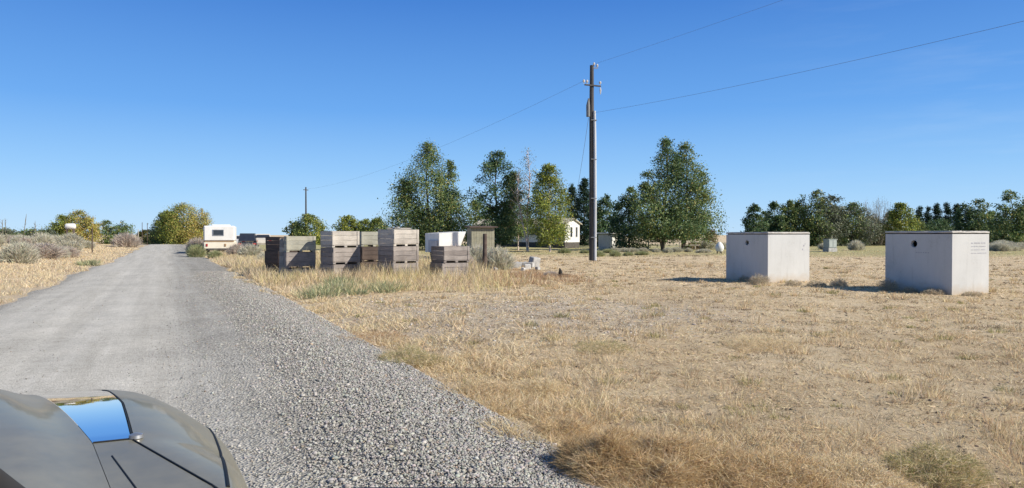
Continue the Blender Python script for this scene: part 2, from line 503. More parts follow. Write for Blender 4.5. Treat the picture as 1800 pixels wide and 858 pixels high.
sz = np.clip(rng.lognormal(math.log(0.0074), 0.42, n), 0.0035, 0.024) * (1 + f_ * 0.012) * (0.55 + 0.45 * sstep(-.6, 1.4, l_))
col = pick([(0.36, 0.345, 0.315, 4), (0.31, 0.298, 0.275, 5), (0.23, 0.222, 0.208, 3), (0.40, 0.385, 0.35, 1), (0.31, 0.255, 0.20, 0.6)], n)
A_ = stones(x, y, np.full(n, ROADZ - 0.004) - 0.05 * sstep(1.6, 2.7, l_), sz, col)
n = 5200
f_ = rng.uniform(9.5, 19, n); l_ = rng.uniform(2.8, 10, n)
x, y = road_xy(f_, l_)
sz = np.clip(rng.lognormal(math.log(0.014), 0.4, n), 0.006, 0.05)
col = pick([(0.40, 0.37, 0.33, 4), (0.27, 0.25, 0.22, 3), (0.5, 0.47, 0.42, 2)], n)
B_ = stones(x, y, ground_z(x, y), sz, col)
n = 9000
a_ = rng.uniform(-0.35, 0.8, n); d_ = np.exp(rng.uniform(math.log(4.5), math.log(60), n))
x, y = d_ * np.sin(a_), d_ * np.cos(a_); k_ = (lat(x, y) > R_EDGE + 0.6) & (vnoise(x, y, 1.6, 71) > .42); x, y, d_ = x[k_], y[k_], d_[k_]
sz = np.clip(rng.lognormal(math.log(0.010), 0.45, len(x)), 0.005, 0.028) * (1 + .02 * d_)
D_ = stones(x, y, ground_z(x, y), sz, pick([(0.20, 0.155, 0.11, 4), (0.14, 0.11, 0.085, 3), (0.30, 0.24, 0.17, 3), (.36, .31, .24, .5)], len(x)))
V, F, C = join_np([A_, B_, D_])
m, nt, b = nodes('loose_stone'); nt.links.new(attr(nt, 'Col').outputs['Color'], b.inputs['Base Color']); b.inputs['Roughness'].default_value = 0.9; b.inputs['Specular IOR Level'].default_value = 0.2
tag(np_mesh('gravel', V, F, m, C), 'loose grey stones scattered along the road edge and pull-off', 'gravel', kind='stuff')

# ------------------------------------------------------------------ grasses and weeds (nobody could count them)
STRAW = [(0.70, 0.57, 0.37, 4), (0.62, 0.485, 0.29, 4), (0.76, 0.65, 0.45, 3), (0.40, 0.30, 0.19, 2), (0.54, 0.37, 0.21, 1)]
PALE = [(0.72, 0.595, 0.385, 4), (0.65, 0.515, 0.31, 3), (0.77, 0.67, 0.48, 3), (0.50, 0.38, 0.22, 1)]
RUST = [(0.44, 0.25, 0.12, 4), (0.36, 0.20, 0.10, 3), (0.52, 0.33, 0.17, 3), (0.26, 0.15, 0.09, 2)]
ORANGE = [(0.63, 0.485, 0.285, 4), (0.55, 0.40, 0.215, 3), (0.72, 0.59, 0.39, 3), (0.36, 0.255, 0.15, 2)]
GREENISH = [(0.30, 0.29, 0.12, 4), (0.40, 0.36, 0.17, 4), (0.55, 0.46, 0.24, 3), (0.20, 0.20, 0.09, 2)]
WEED = [(0.25, 0.29, 0.16, 4), (0.34, 0.37, 0.22, 3), (0.17, 0.20, 0.11, 2), (0.56, 0.50, 0.29, 3)]

def upright(n, spread=0.45):
    d = rng.normal(0, spread, (n, 3)); d[:, 2] = 1
    return d

def grass_patch(x, y, h, w, pal, spread=0.45, seg=1, bend=0.3):
    n = len(x)
    base = np.stack([x, y, ground_z(x, y) - 0.01], 1)
    d = np.hypot(x, y)
    ww = np.maximum(w, 0.00075 * d)
    return strands(base, upright(n, spread), np.broadcast_to(h, n) * rng.uniform(0.5, 1.2, n), ww, pick(pal, n), bend, seg)

parts = []
# short stubble over the whole field
n = 360000
az = rng.uniform(-0.42, 0.80, n); d = np.exp(rng.uniform(math.log(3.6), math.log(82), n))
x, y = d * np.sin(az), d * np.cos(az)
la, lo = lat(x, y), lon(x, y)
cl = vnoise(x, y, 0.9, 51) * 0.6 + vnoise(x, y, 0.3, 52) * 0.4
bare_ = sstep(3.0, 3.8, la) * (1 - sstep(8, 11, la)) * sstep(9.2, 11.5, lo) * (1 - sstep(16.5, 19, lo + 0.3 * la))
keep = (la > edge_r(lo) + 0.05) & (rng.random(n) < (sstep(0.22, 0.62, cl) + 0.22) * (1 - 0.88 * bare_))
x, y, d, cl = x[keep], y[keep], d[keep], cl[keep]
h = 0.03 + 0.06 * sstep(0.4, 0.75, cl) + 0.0006 * d
parts.append(grass_patch(x, y, h, 0.0035, STRAW, 1.1))
# flattened straw litter
n = 120000
az = rng.uniform(-0.36, 0.78, n); d = np.exp(rng.uniform(math.log(3.6), math.log(40), n))
x, y = d * np.sin(az), d * np.cos(az); la, lo = lat(x, y), lon(x, y)
keep = (la > edge_r(lo) + 0.1) & (rng.random(n) < .25 + .75 * sstep(.3, .7, vnoise(x, y, .5, 81))); x, y, d = x[keep], y[keep], d[keep]
dr = rng.normal(0, 1, (len(x), 3)); dr[:, 2] = np.abs(dr[:, 2]) * .35
parts.append(strands(np.stack([x, y, ground_z(x, y) + .006], 1), dr, rng.uniform(.03, .09, len(x)) * (1 + .02 * d), np.maximum(.0045, .00085 * d), pick(STRAW + [(.30, .22, .15, 2), (.74, .64, .46, 3)], len(x)), .15, 1))
# clumps and tussocks
def tussocks(spots, per, rad, h, pal, spread=0.55, seg=2, w=0.004):
    spots = np.array(spots)
    xs = np.repeat(spots[:, 0], per); ys = np.repeat(spots[:, 1], per); s = np.repeat(spots[:, 2], per)
    a = rng.uniform(0, 6.28, len(xs)); r_ = rad * s * np.sqrt(rng.random(len(xs)))
    n = len(xs)
    x, y = xs + r_ * np.cos(a), ys + r_ * np.sin(a)
    base = np.stack([x, y, ground_z(x, y) - 0.01], 1)
    dr = upright(n, spread * 0.6); dr[:, 0] += np.cos(a) * spread * r_ / (rad * s + 1e-6); dr[:, 1] += np.sin(a) * spread * r_ / (rad * s + 1e-6)
    return strands(base, dr, h * s * rng.uniform(0.45, 1.15, n), np.maximum(w, 0.0007 * np.hypot(x, y)), pick(pal, n), 0.3, seg)
sp = []
for _ in range(520):
    a = random.uniform(-0.2, 0.78); d = math.exp(random.uniform(math.log(5), math.log(45)))
    x, y = d * math.sin(a), d * math.cos(a)
    if lat(x, y) > R_EDGE + 0.5: sp.append((x, y, random.uniform(0.5, 1.3)))
parts.append(tussocks(sp, 45, 0.14, 0.17, STRAW))
sp = [(s[0] + random.uniform(-.4, .4), s[1] + random.uniform(-.4, .4), s[2]) for s in sp[::4]]
parts.append(tussocks(sp, 55, 0.12, 0.11, GREENISH))
sp = []
for _ in range(1700):
    a = random.uniform(-0.2, 0.8); d = math.exp(random.uniform(math.log(4.5), math.log(60)))
    x, y = d * math.sin(a), d * math.cos(a)
    if lat(x, y) > R_EDGE + 0.8: sp.append((x, y, random.uniform(0.5, 1.4) * (1 + d * .012)))
parts.append(tussocks(sp, 34, 0.11, 0.06, [(.19, .145, .10, 3), (.30, .22, .15, 3), (.17, .16, .10, 2), (.42, .28, .19, 1)], .9, 1))
# verge along the road's right side, higher and browner close by
n = 52000
lo = np.exp(rng.uniform(math.log(3.0), math.log(60), n)); la = edge_r(lo) + 0.02 + np.abs(rng.normal(0, 0.75, n))
x, y = road_xy(lo, la)
cl = vnoise(x, y, 0.8, 55)
keep = rng.random(n) < sstep(0.25, 0.6, cl) * (1 - 0.55 * sstep(9.5, 11, lo) * (1 - sstep(15, 18, lo))); x, y, cl, lo = x[keep], y[keep], cl[keep], lo[keep]
parts.append(grass_patch(x, y, 0.07 + 0.15 * sstep(0.4, 0.8, cl), 0.004, PALE, 0.9, 2, .45))
# deep straw in front of the bins and along the lane
def region(n, test):
    out = []
    while sum(len(o_[0]) for o_ in out) < n:
        lo = rng.uniform(19, 75, n * 3); la = rng.uniform(2.6, 17, n * 3)
        x, y = road_xy(lo, la)
        k = test(x, y, la, lo); out.append((x[k], y[k]))
    x = np.concatenate([o_[0] for o_ in out])[:n]; y = np.concatenate([o_[1] for o_ in out])[:n]
    return x, y
x, y = region(56000, lambda x, y, la, lo: (la > edge_r(lo) + 0.1) & (la < 12.5) & (x / y < -0.05 + .05 * rng.normal(0, 1, len(x))) & (lo < 66) & (lo + 0.25 * la > 21.5) & (vnoise(x, y, 1.4, 57) > 0.22 + 0.2 * rng.random(len(x))))
hgt = (0.16 + 0.40 * vnoise(x, y, 2.2, 58)) * (1 + 0.95 * sstep(22.0, 24.5, y) * (1 - sstep(34, 40, y)))
tn = vnoise(x, y, 1.9, 59) + .25 * rng.normal(0, 1, len(x))
for lo_t, hi_t, pal_, sp_r in ((-9, .38, [(.60, .50, .36, 3), (.50, .40, .29, 3), (.40, .30, .2, 2)], .7), (.38, .72, PALE, .45), (.72, 9, [(.66, .58, .30, 3), (.58, .47, .26, 3), (.44, .42, .2, 1)], .4)):
    k_ = (tn > lo_t) & (tn <= hi_t)
    parts.append(grass_patch(x[k_], y[k_], hgt[k_], 0.005, pal_, sp_r, 1, 0.3))
# feathery orange weeds thick along the verge nearest the viewer
n = 60000
lo = rng.uniform(2.6, 9.5, n); la = edge_r(lo) + 0.05 + np.abs(rng.normal(0, 0.95, n))
x, y = road_xy(lo, la)
cl = 0.6 * vnoise(x, y, 0.55, 65) + 0.4 * vnoise(x, y, 0.2, 66)
keep = rng.random(n) < sstep(0.35, 0.65, cl) * (1 - .5 * sstep(5, 9, lo)); x, y, cl, la, lo = x[keep], y[keep], cl[keep], la[keep], lo[keep]
hh = 0.05 + 0.17 * sstep(0.4, 0.8, cl) * (1 - sstep(3.4, 5.4, la))
h1 = rng.random(len(x)) < 0.55
parts.append(grass_patch(x[h1], y[h1], hh[h1], 0.0038, ORANGE, 1.0, 2, .5))
parts.append(grass_patch(x[~h1], y[~h1], hh[~h1], 0.0038, PALE, 1.0, 2, .5))
V, F, C = join_np(parts)
tag(np_mesh('dry_grass', V, F, DRY, C), 'dry straw coloured grass over the field and verge', 'grass', kind='stuff')

parts = []
# left bank grass
n = 90000
lo = np.exp(rng.uniform(math.log(7), math.log(120), n)); la = edge_l(lo) + 0.05 - np.abs(rng.normal(0, 4.5, n))
x, y = road_xy(lo, la)
keep = rng.random(n) < sstep(0.2, 0.5, vnoise(x, y, 1.2, 61)); x, y = x[keep], y[keep]; la = la[keep]
parts.append(grass_patch(x, y, 0.10 + 0.17 * vnoise(x, y, 1.7, 62), 0.004, PALE + [(.52, .44, .34, 4)], 0.8, 1))
V, F, C = join_np(parts)
tag(np_mesh('bank_grass', V, F, DRY, C), 'golden dry grass on the bank across the road', 'grass', kind='stuff')

# rust-red dead weeds by the rubble, and low green weeds
sp = []
for _ in range(75):
    px = random.gauss(905, 55); py = 489 + random.gauss(0, 5.5) + random.choice((0, 0, 6))
    x, y = G(px, py); sp.append((x, y, random.uniform(0.4, 1.25)))
V, F, C = tussocks(sp, 110, 0.45, 0.27, [(.44, .27, .15, 3), (.54, .37, .22, 3), (.62, .48, .32, 3), (.30, .19, .12, 2)], 0.8, 1, 0.006)
tag(np_mesh('rust_weeds', V, F, DRY, C), 'patchy rust brown dead weeds in front of the concrete rubble', 'weeds', kind='stuff')
sp = []
for px, py, k in ((562, 521, 5), (582, 512, 7), (600, 500, 4), (622, 520, 2), (668, 513, 3), (690, 510, 2), (150, 466, 5), (618, 486, 2)):
    for _ in range(k):
        x, y = G(px + random.gauss(0, 9), py + random.gauss(0, 2.5)); sp.append((x, y, random.uniform(0.6, 1.2)))
V, F, C = tussocks(sp, 110, 0.38, 0.38, WEED, 0.7, 2, 0.012)
tag(np_mesh('green_weeds', V, F, LEAF, C), 'low green weeds at the edge of the pull-off', 'weeds', kind='stuff')

# dry bushy weeds near the camera: each its own thing
def dry_bush(label, x, y, rad, h, n, pal, group=None, w=0.004, px=0):
    a = rng.uniform(0, 6.28, n); r_ = rad * np.sqrt(rng.random(n)) * 0.55
    bx, by = r_ * np.cos(a), r_ * np.sin(a)
    base = np.stack([bx, by, h * 0.5 * rng.random(n) * (1 - r_ / rad)], 1)
    base[:, 2] = h * .85 * rng.random(n) ** .8 * np.sqrt(np.clip(1 - (r_ / (rad * .62)) ** 2, .03, 1)) * (.45 + .8 * vnoise(bx, by, rad * .22, int(px)))
    bx *= 1.5; by *= 1.5; base[:, 0] = bx; base[:, 1] = by
    dr = np.stack([bx / rad * .9 + rng.normal(0, .8, n), by / rad * .9 + rng.normal(0, .8, n), rng.uniform(0.1, 1.2, n)], 1)
    V, F, C = strands(base, dr, h * rng.uniform(0.12, 0.36, n), w, pick(pal, n), 0.45, 1)
    o = np_mesh('dry_bush', V, F, DRY, C); o.location = (x, y, gz(x, y) - 0.02)
    return tag(o, label, 'dry bush', group)
for px, py, rad, h, n, pal, lab in (
    (1060, 838, 0.36, 0.36, 22000, [(0.50, 0.36, 0.19, 4), (0.38, 0.26, 0.14, 3), (0.62, 0.48, 0.29, 2)], 'tall dense brown bush added on the gravel edge to throw a dark shadow'),  # extra bush, put in to enlarge the dark shadow on the gravel
    (1118, 846, 0.58, 0.40, 40000, ORANGE, 'broad orange brown dry bush just behind the tall dense one on the gravel edge'),
    (1235, 846, 0.60, 0.30, 26000, ORANGE, 'low orange dry bush between the broad one and the wide golden one'),
    (1350, 860, 0.62, 0.26, 24000, ORANGE, 'wide low dry bush of golden stems at the bottom of the picture'),
    (622, 476, 0.55, 0.7, 1600, [(.46, .44, .16, 3), (.58, .52, .24, 3), (.30, .32, .12, 2)], 'yellow green weed in the straw before the second bin stack'),
    (812, 484, 0.5, 0.55, 1500, [(.20, .14, .09, 3), (.30, .21, .13, 2), (.13, .10, .07, 2)], 'dark brown dead weed below the lone low bin'),
    (835, 490, 0.4, 0.4, 1200, [(.22, .15, .09, 3), (.34, .24, .14, 2)], 'brown dead weed next to the rust red weeds'),
    (790, 474, 0.5, 0.5, 1300, [(.22, .17, .12, 3), (.36, .29, .2, 2)], 'grey brown weed against the shaded side of the lone low bin'),
    (1645, 838, 0.38, 0.24, 7000, GREENISH + STRAW[:3], 'olive green low weed with a dark heart at the bottom corner of the field'),
    (1490, 852, 0.6, 0.2, 16000, PALE, 'pale straw tuft between the golden bush and the olive weed'),
    (990, 770, 0.28, 0.24, 6000, ORANGE, 'small orange tuft growing out of the gravel edge'),
    (855, 702, 0.40, 0.28, 7000, STRAW, 'brown verge tuft midway along the gravel edge'),
    (725, 640, 0.55, 0.26, 9000, GREENISH + PALE, 'greenish tuft at the kerb of the gravel near the pull-off'),
    (650, 600, 0.8, 0.2, 7000, RUST + PALE, 'reddish brown flat tuft between road and pull-off'),
    (1335, 610, 0.7, 0.24, 6000, PALE, 'pale grass clump alone in the middle of the field'),
    (1060, 615, 0.50, 0.18, 3500, GREENISH + PALE, 'olive grass clump in the field short of the concrete tanks'),
    (950, 690, 0.4, 0.2, 5200, PALE, 'pale dry clump on the verge above the orange tuft')):
    x, y = G(px, py)
    dry_bush(lab, x, y, rad, h, n, pal, 'dry tufts and bushes in the field', px=px)

# ------------------------------------------------------------------ trees
DARKG = [(0.058, 0.104, 0.044, 5), (0.083, 0.140, 0.058, 4), (0.154, 0.207, 0.093, 2), (0.243, 0.281, 0.139, 1)]
MIDG = [(0.090, 0.146, 0.052, 4), (0.154, 0.207, 0.070, 4), (0.256, 0.293, 0.116, 2), (0.346, 0.305, 0.104, 1)]
YELG = [(0.17, 0.22, 0.05, 4), (0.26, 0.29, 0.06, 4), (0.36, 0.34, 0.07, 2), (0.10, 0.14, 0.04, 2)]
GOLD = [(0.43, 0.35, 0.10, 4), (0.35, 0.34, 0.09, 4), (0.45, 0.31, 0.12, 2), (0.25, 0.27, 0.08, 2)]
POPL = [(0.025, 0.05, 0.028, 5), (0.035, 0.065, 0.033, 4), (0.06, 0.09, 0.05, 1)]
SPARSE = [(0.17, 0.17, 0.08, 3), (0.24, 0.20, 0.08, 2), (0.12, 0.14, 0.08, 2)]
GREYB = [(0.30, 0.27, 0.22, 3), (0.22, 0.20, 0.16, 3), (0.36, 0.32, 0.25, 1)]
GREYG = [(0.13, 0.15, 0.10, 3), (0.18, 0.19, 0.13, 3), (0.09, 0.11, 0.07, 2)]

CONE = [(0, .6), (.08, .92), (.2, 1.0), (.42, .84), (.62, .58), (.8, .35), (.93, .16), (1, .04)]
OVAL = [(0, .5), (.15, .88), (.4, 1.0), (.65, .85), (.85, .5), (.95, .25), (1, .05)]
DOME = [(0, .8), (.2, 1.0), (.45, .97), (.7, .75), (.88, .45), (1, .1)]
COLM = [(0, .7), (.15, .95), (.4, 1.0), (.7, .8), (.88, .5), (1, .08)]
SPIRE = [(0, .5), (.15, .92), (.35, 1.0), (.6, .84), (.8, .58), (.92, .34), (1, .1)]

def tree(name, label, px, d, leaders, palettes, prof, base_h=0.8, n_clump=110, per=70, leaf=0.2, bark=BARK, sigma=0.13,
         trunk_px=None, group=None, trunk_r=None, lump=0.45, cat='tree', limbs=26, side_pal=None):
    """leaders: (px offset of the top, top row in the photograph, half width px)"""
    k = d / FPX
    tx, ty = at(px if trunk_px is None else trunk_px, d)
    cx = at(px, d)[0] - tx
    z0 = gz(tx, ty)
    root = thing(name, label, cat, (tx, ty, z0), 0, group)
    tb = MB(); parts = []
    for li, (dpx, top, hw) in enumerate(leaders):
        Ht = zat(top, d) - z0; Rr = hw * k
        ox = cx + dpx * k; oy = rng.normal(0, 0.15) * Rr
        tr = trunk_r or max(0.05, Ht * 0.013)
        lean = [Vector((rng.normal(0, .02) * Ht, rng.normal(0, .02) * Ht, 0)) for _ in range(2)]
        pts = [Vector((0, 0, -0.2)), Vector((ox * .15, oy * .2, Ht * .12)), Vector((ox * .6, oy * .6, Ht * .38)) + lean[0], Vector((ox * .9, oy * .9, Ht * .66)) + lean[1], Vector((ox, oy, Ht * .96))]
        tb.tube(pts, [tr * 1.25, tr, tr * .8, tr * .5, tr * .12], 7)
        def axis(t):
            z = t * Ht; zs = [p.z for p in pts]
            for i in range(4):
                if z <= zs[i + 1]:
                    u = (z - zs[i]) / (zs[i + 1] - zs[i]); return pts[i].lerp(pts[i + 1], max(0, u))
            return pts[-1]
        bh = base_h / Ht
        nc = max(10, int(2.1 * n_clump * (Rr * Ht) / sum((hw_ * k) * (zat(t_p, d) - z0) for _, t_p, hw_ in leaders)))
        ph = rng.uniform(0, 6.28, 4)
        cen = []
        tries = 0
        while len(cen) < nc and tries < nc * 20:
            tries += 1
            u = rng.random()
            r_p = np.interp(u, [p[0] for p in prof], [p[1] for p in prof])
            if rng.random() > r_p ** 0.9 + 0.17: continue
            a = rng.uniform(0, 6.28)
            lumpf = 1 + lump * 0.5 * (math.sin(3 * a + ph[0] + 5 * u) * math.sin(7 * u + ph[1]) + math.sin(2 * a + ph[2]) * math.sin(13 * u + ph[3]))
            rr = Rr * r_p * lumpf * (0.25 + 0.75 * rng.random() ** 0.55) * (1.22 if rng.random() < .13 else 1.0)
            ax = axis(bh + u * (1 - bh))
            cen.append((ax.x + rr * math.cos(a), ax.y + rr * math.sin(a), ax.z - 0.12 * rr, r_p, u, a))
        cen = np.array(cen)
        order = rng.permutation(len(cen))[:limbs]
        for j in order:
            c = cen[j]; zst = max(0.12 * Ht, c[2] - 0.45 * math.hypot(c[0], c[1]) - 0.03 * Ht)
            a0 = axis(zst / Ht); e = Vector(c[:3])
            mid = a0.lerp(e, 0.55) + Vector((0, 0, -0.04 * (e - a0).length))
            tb.tube([a0, mid, e], [tr * 0.36, tr * 0.2, tr * 0.06], 5, cap=False)
        nn = len(cen)
        cnt = rng.poisson(per * .98, nn).clip(4)
        idx = np.repeat(np.arange(nn), cnt)
        sg = np.clip(sigma * Rr * (0.55 + 0.6 * cen[:, 3]), 0.19, 0.7)[idx, None]
        P = cen[idx, :3] + rng.normal(size=(len(idx), 3)) * sg * np.array((1, 1, 0.8))
        P[:, 2] = np.maximum(P[:, 2], 0.1)
        tone = rng.uniform(0.72, 1.32, nn)[idx, None]
        col = pick(palettes, len(idx)) * tone
        if side_pal is not None:
            sel = rng.random(len(idx)) < np.clip(0.5 + 0.9 * (P[:, 0] - cx) / max(Rr, .1), 0, 1)
            col[sel] = (pick(side_pal, len(idx)) * tone)[sel]
        outd = P - np.array((ox, oy, Ht * 0.3)); outd = unit(outd) * 0.9
        parts.append(leaves(P, leaf * .84, col, 0.3, outd))
    tb.build('trunk', bark, root, smooth=True)
    V, F, C = join_np(parts)
    np_mesh('crown', V, F, LEAF, C, parent=root)
    return root

GH = 'shade trees around the mobile home'
tree('shade_tree', 'tall broad cone shaped tree standing behind the grey bin stacks', 757, 75, [(-3, 251, 70), (34, 280, 44), (-46, 316, 42)], MIDG, CONE, 0.7, 290, 80, 0.18, group=GH)
tree('shade_tree', 'dark ragged tree with open gaps between the cone shaped tree and the birch', 876, 72, [(-2, 263, 43), (24, 300, 28)], DARKG, SPIRE, 0.8, 125, 75, 0.19, group=GH, lump=0.9)
tree('birch_tree', 'thin nearly bare birch with a chalk white trunk and few leaves', 928, 70, [(0, 256, 20), (-16, 292, 22)], SPARSE, OVAL, 3.4, 62, 14, 0.13, PALE_BARK, 0.25, group=GH, trunk_r=0.09, limbs=50)
tree('birch_tree', 'slim yellow green birch with pale trunk foot in front of the mobile home', 965, 68, [(0, 287, 36)], YELG, SPIRE, 0.9, 125, 75, 0.16, PALE_BARK, 0.14, trunk_px=967, group=GH, trunk_r=0.09)
tree('young_tree', 'small shaded tree with grey trunk filling the gap beside the white birch trunk', 908, 76, [(0, 345, 30)], MIDG, OVAL, 1.6, 50, 60, 0.19, PALE_BARK, trunk_px=911, group=GH)
tree('bright_bush_tree', 'bright yellow green tree peeping out beside the cone shaped tree', 842, 104, [(-6, 350, 24), (18, 360, 22)], YELG, DOME, 0.5, 60, 60, 0.25, group=GH)
tree('shade_tree', 'large tree with two leaders and twin trunks beside the utility pole, its taller half', 1165, 74, [(8, 241, 60), (-30, 300, 36)], MIDG, CONE, 1.3, 150, 80, 0.19, group=GH, side_pal=DARKG, lump=0.7)
tree('shade_tree', 'lower spreading half of the twin trunk tree, on the side of the concrete tanks', 1200, 75.5, [(4, 249, 56), (34, 300, 32)], MIDG, CONE, 1.3, 150, 80, 0.19, group=GH, lump=0.7)
tree('shade_tree', 'low dense dark tree with a yellowing skirt beside the small shed', 1106, 80, [(0, 328, 31)], DARKG, DOME, 0.1, 85, 70, 0.2, group=GH, side_pal=MIDG)
tree('shade_tree', 'dark round tree half hidden behind the utility pole', 1066, 96, [(0, 341, 30), (-24, 352, 20)], DARKG, DOME, 0.4, 80, 70, 0.25, group=GH)
tree('poplar_tree', 'narrow dark poplar behind the white gable, the shorter of two', 1004, 112, [(0, 322, 12)], POPL, COLM, 0.3, 120, 45, 0.2, group=GH, lump=0.2)
tree('poplar_tree', 'taller dark poplar touching the utility pole', 1028, 106, [(0, 311, 15)], POPL, COLM, 0.3, 150, 45, 0.2, group=GH, lump=0.25)
RH = 'tree line beyond the concrete tanks'
for px, top, hw, pal, lab in ((1346, 372, 26, 'M', 'low green bush filling the near end of the far tree line'), (1400, 362, 30, 'D', 'low dark bush between knobbly tree and tallest rounded tree'), (1468, 366, 32, 'M', 'low olive bush in front of the tallest rounded tree'),
                              (1530, 380, 34, 'B', 'brownish olive brush at the feet of the leafless trees'), (1566, 372, 28, 'B', 'olive brush between leafless trees and the yellow green tree'), (1606, 384, 26, 'M', 'low green hedge under the first poplars'), (1650, 386, 34, 'D', 'low dark hedge under the row of poplars'), (1740, 372, 30, 'M', 'low green bush between dense dark tree and pointed tree')):
    tree('field_shrub', lab, px, 110, [(0, top, hw)], {'M': MIDG, 'D': DARKG, 'B': [(.20, .20, .09, 3), (.14, .16, .07, 3), (.26, .23, .11, 2)]}[pal], DOME, 0.0, 80, 55, 0.22, group='shrubs under the far tree line', cat='shrub')
for lab, nm, px, d, ld, pal, prof, nc, per, lf, sp in (
    ('small dark green tree at the near end of the far tree line', 'field_tree', 1326, 98, [(0, 360, 20)], DARKG, DOME, 55, 60, .24, None),
    ('dark tree with a knobbly outline second in the far tree line', 'field_tree', 1368, 100, [(-8, 355, 24), (18, 352, 24)], DARKG, DOME, 90, 60, .25, MIDG),
    ('tallest rounded olive tree rising behind the first concrete tank', 'field_tree', 1438, 100, [(-6, 334, 36), (22, 342, 34), (-28, 350, 26)], MIDG, DOME, 150, 65, .25, GREYG),
    ('brownish olive tree leaning against the tallest rounded one', 'field_tree', 1496, 102, [(0, 358, 36)], MIDG, DOME, 80, 60, .25, GREYG),
    ('yellow green tree between bare thicket and dark poplars', 'field_tree', 1583, 104, [(0, 354, 26)], YELG, OVAL, 70, 55, .25, None),
    ('dense dark tree just behind the lid of the bigger concrete tank', 'field_tree', 1708, 95, [(-12, 358, 24), (10, 350, 28)], DARKG, OVAL, 100, 65, .24, MIDG),
    ('loose pointed green tree at the edge of the picture past the bigger tank', 'field_tree', 1776, 86, [(-4, 334, 34), (26, 350, 30)], MIDG, SPIRE, 105, 65, .22, None),
    ('dark tree outside the edge of the field beyond the pointed one', 'field_tree', 1850, 92, [(0, 345, 40)], DARKG, OVAL, 80, 60, .25, None)):
    tree(nm, lab, px, d, ld, pal, prof, 0.2, nc, per, lf, group=RH, side_pal=sp)
for i, (px, top, hw, lab) in enumerate(((1616, 363, 7, 'first narrow poplar after the yellow green tree'), (1631, 363, 6.5, 'thin poplar second in the row of poplars'), (1647, 356, 7.5, 'third poplar in the row, a little taller'),
                         (1664, 356, 6.5, 'fourth poplar, slimmest and pointed'), (1680, 358, 9, 'last poplar in the row merging with the dense dark tree'))):
    tree('poplar_tree', lab + ', above the bigger concrete tank', px, 118, [(0, top, hw)], POPL, COLM, 0.2, 90, 34, 0.2, group='far row of poplars', lump=0.15)
# a leafless thicket
def bare_tree(label, px, d, top, hw, n, group):
    x, y = at(px, d); k = d / FPX; z0 = gz(x, y); H = zat(top, d) - z0
    root = thing('bare_tree', label, 'tree', (x, y, z0), 0, group)
    tb = MB(); tips = []
    for _ in range(n):
        a = rng.uniform(0, 6.28); rr = hw * k * math.sqrt(rng.random()); h = H * rng.uniform(.7, 1.0)
        p0 = Vector((rr * .25 * math.cos(a), rr * .25 * math.sin(a), -0.1)); p2 = Vector((rr * math.cos(a), rr * math.sin(a), h))
        p1 = p0.lerp(p2, .5) + Vector((rng.normal(0, .1), rng.normal(0, .1), 0))
        tb.tube([p0, p1, p2], [.05, .03, .01], 5, cap=False)
        for _ in range(6):
            s = p0.lerp(p2, rng.uniform(.35, .95)); e = s + Vector((rng.normal(0, .25), rng.normal(0, .25), rng.uniform(.3, .8)))
            tb.tube([s, e], [.016, .006], 4, cap=False); tips.append(e)
    tb.build('trunk', worn('grey_twig', (.34, .31, .27), (.2, .18, .15), .9), root)
    idx = np.repeat(np.arange(len(tips)), 5)
    P = np.array([tuple(t) for t in tips])[idx] + rng.normal(0, .22, (len(idx), 3))
    np_mesh('crown', *leaves(P, .09, pick(GREYB, len(P)))[:2], LEAF, leaves(P, .09, pick(GREYB, len(P)))[2], parent=root)
    return root
bare_tree('leafless grey tree standing taller than the thicket, thin twigs', 1545, 108, 345, 24, 26, RH)
bare_tree('low leafless grey thicket beside the taller bare tree', 1522, 104, 356, 26, 24, RH)

LH = 'trees along the lane'
tree('lane_tree', 'big rounded golden tree overhanging the end of the gravel road', 326, 122, [(-2, 357, 40), (-28, 370, 26), (24, 366, 26)], YELG, DOME, 0.3, 190, 95, 0.19, group=LH, side_pal=GOLD, lump=.25)
tree('lane_tree', 'green tree on the shaded side of the golden tree', 290, 124, [(0, 372, 24)], MIDG, DOME, 0.1, 90, 80, 0.2, group=LH)
tree('lane_tree', 'yellow and green bushy tree alone across the road', 130, 100, [(6, 371, 34), (-24, 378, 24), (28, 384, 20)], YELG, DOME, 0.2, 140, 80, 0.18, group=LH, side_pal=GOLD)
tree('lane_shrub', 'low green shrub next to the lone yellow tree across the road', 200, 104, [(-12, 388, 20), (18, 389, 22)], MIDG, DOME, 0.1, 60, 50, 0.22, group=LH)
tree('hedge', 'dark olive hedge closing off the end of the road', 262, 143, [(-8, 405, 18), (12, 407, 16)], [(0.10, 0.10, 0.03, 3), (0.15, 0.14, 0.04, 2), (0.05, 0.06, 0.02, 2)], DOME, 0.1, 60, 55, 0.28, group=LH, cat='hedge')
tree('lane_tree', 'broad olive green tree above the first bin stack', 546, 112, [(0, 378, 36), (-32, 388, 18)], MIDG, DOME, 0.3, 95, 60, 0.26, group=LH, side_pal=YELG)
tree('lane_tree', 'bright yellow green tree behind the second bin stack', 612, 114, [(0, 379, 26), (28, 386, 22)], YELG, DOME, 0.3, 85, 60, 0.26, group=LH)
tree('lane_tree', 'bright green low tree behind the third bin stack', 664, 112, [(0, 384, 24)], YELG, DOME, 0.3, 60, 60, 0.26, group=LH, side_pal=MIDG)
for px, top, hw, lab in ((8, 402, 30, 'dark low shrub at the very edge of the bank'), (52, 401, 26, 'dark low shrub in the gap of the bank hedge'), (84, 404, 20, 'low green shrub at the foot of the lone yellow tree')):
    tree('bank_shrub', lab, px, 78, [(0, top, hw)], MIDG, DOME, 0.0, 45, 50, 0.17, group=LH, cat='shrub', side_pal=GREYG)
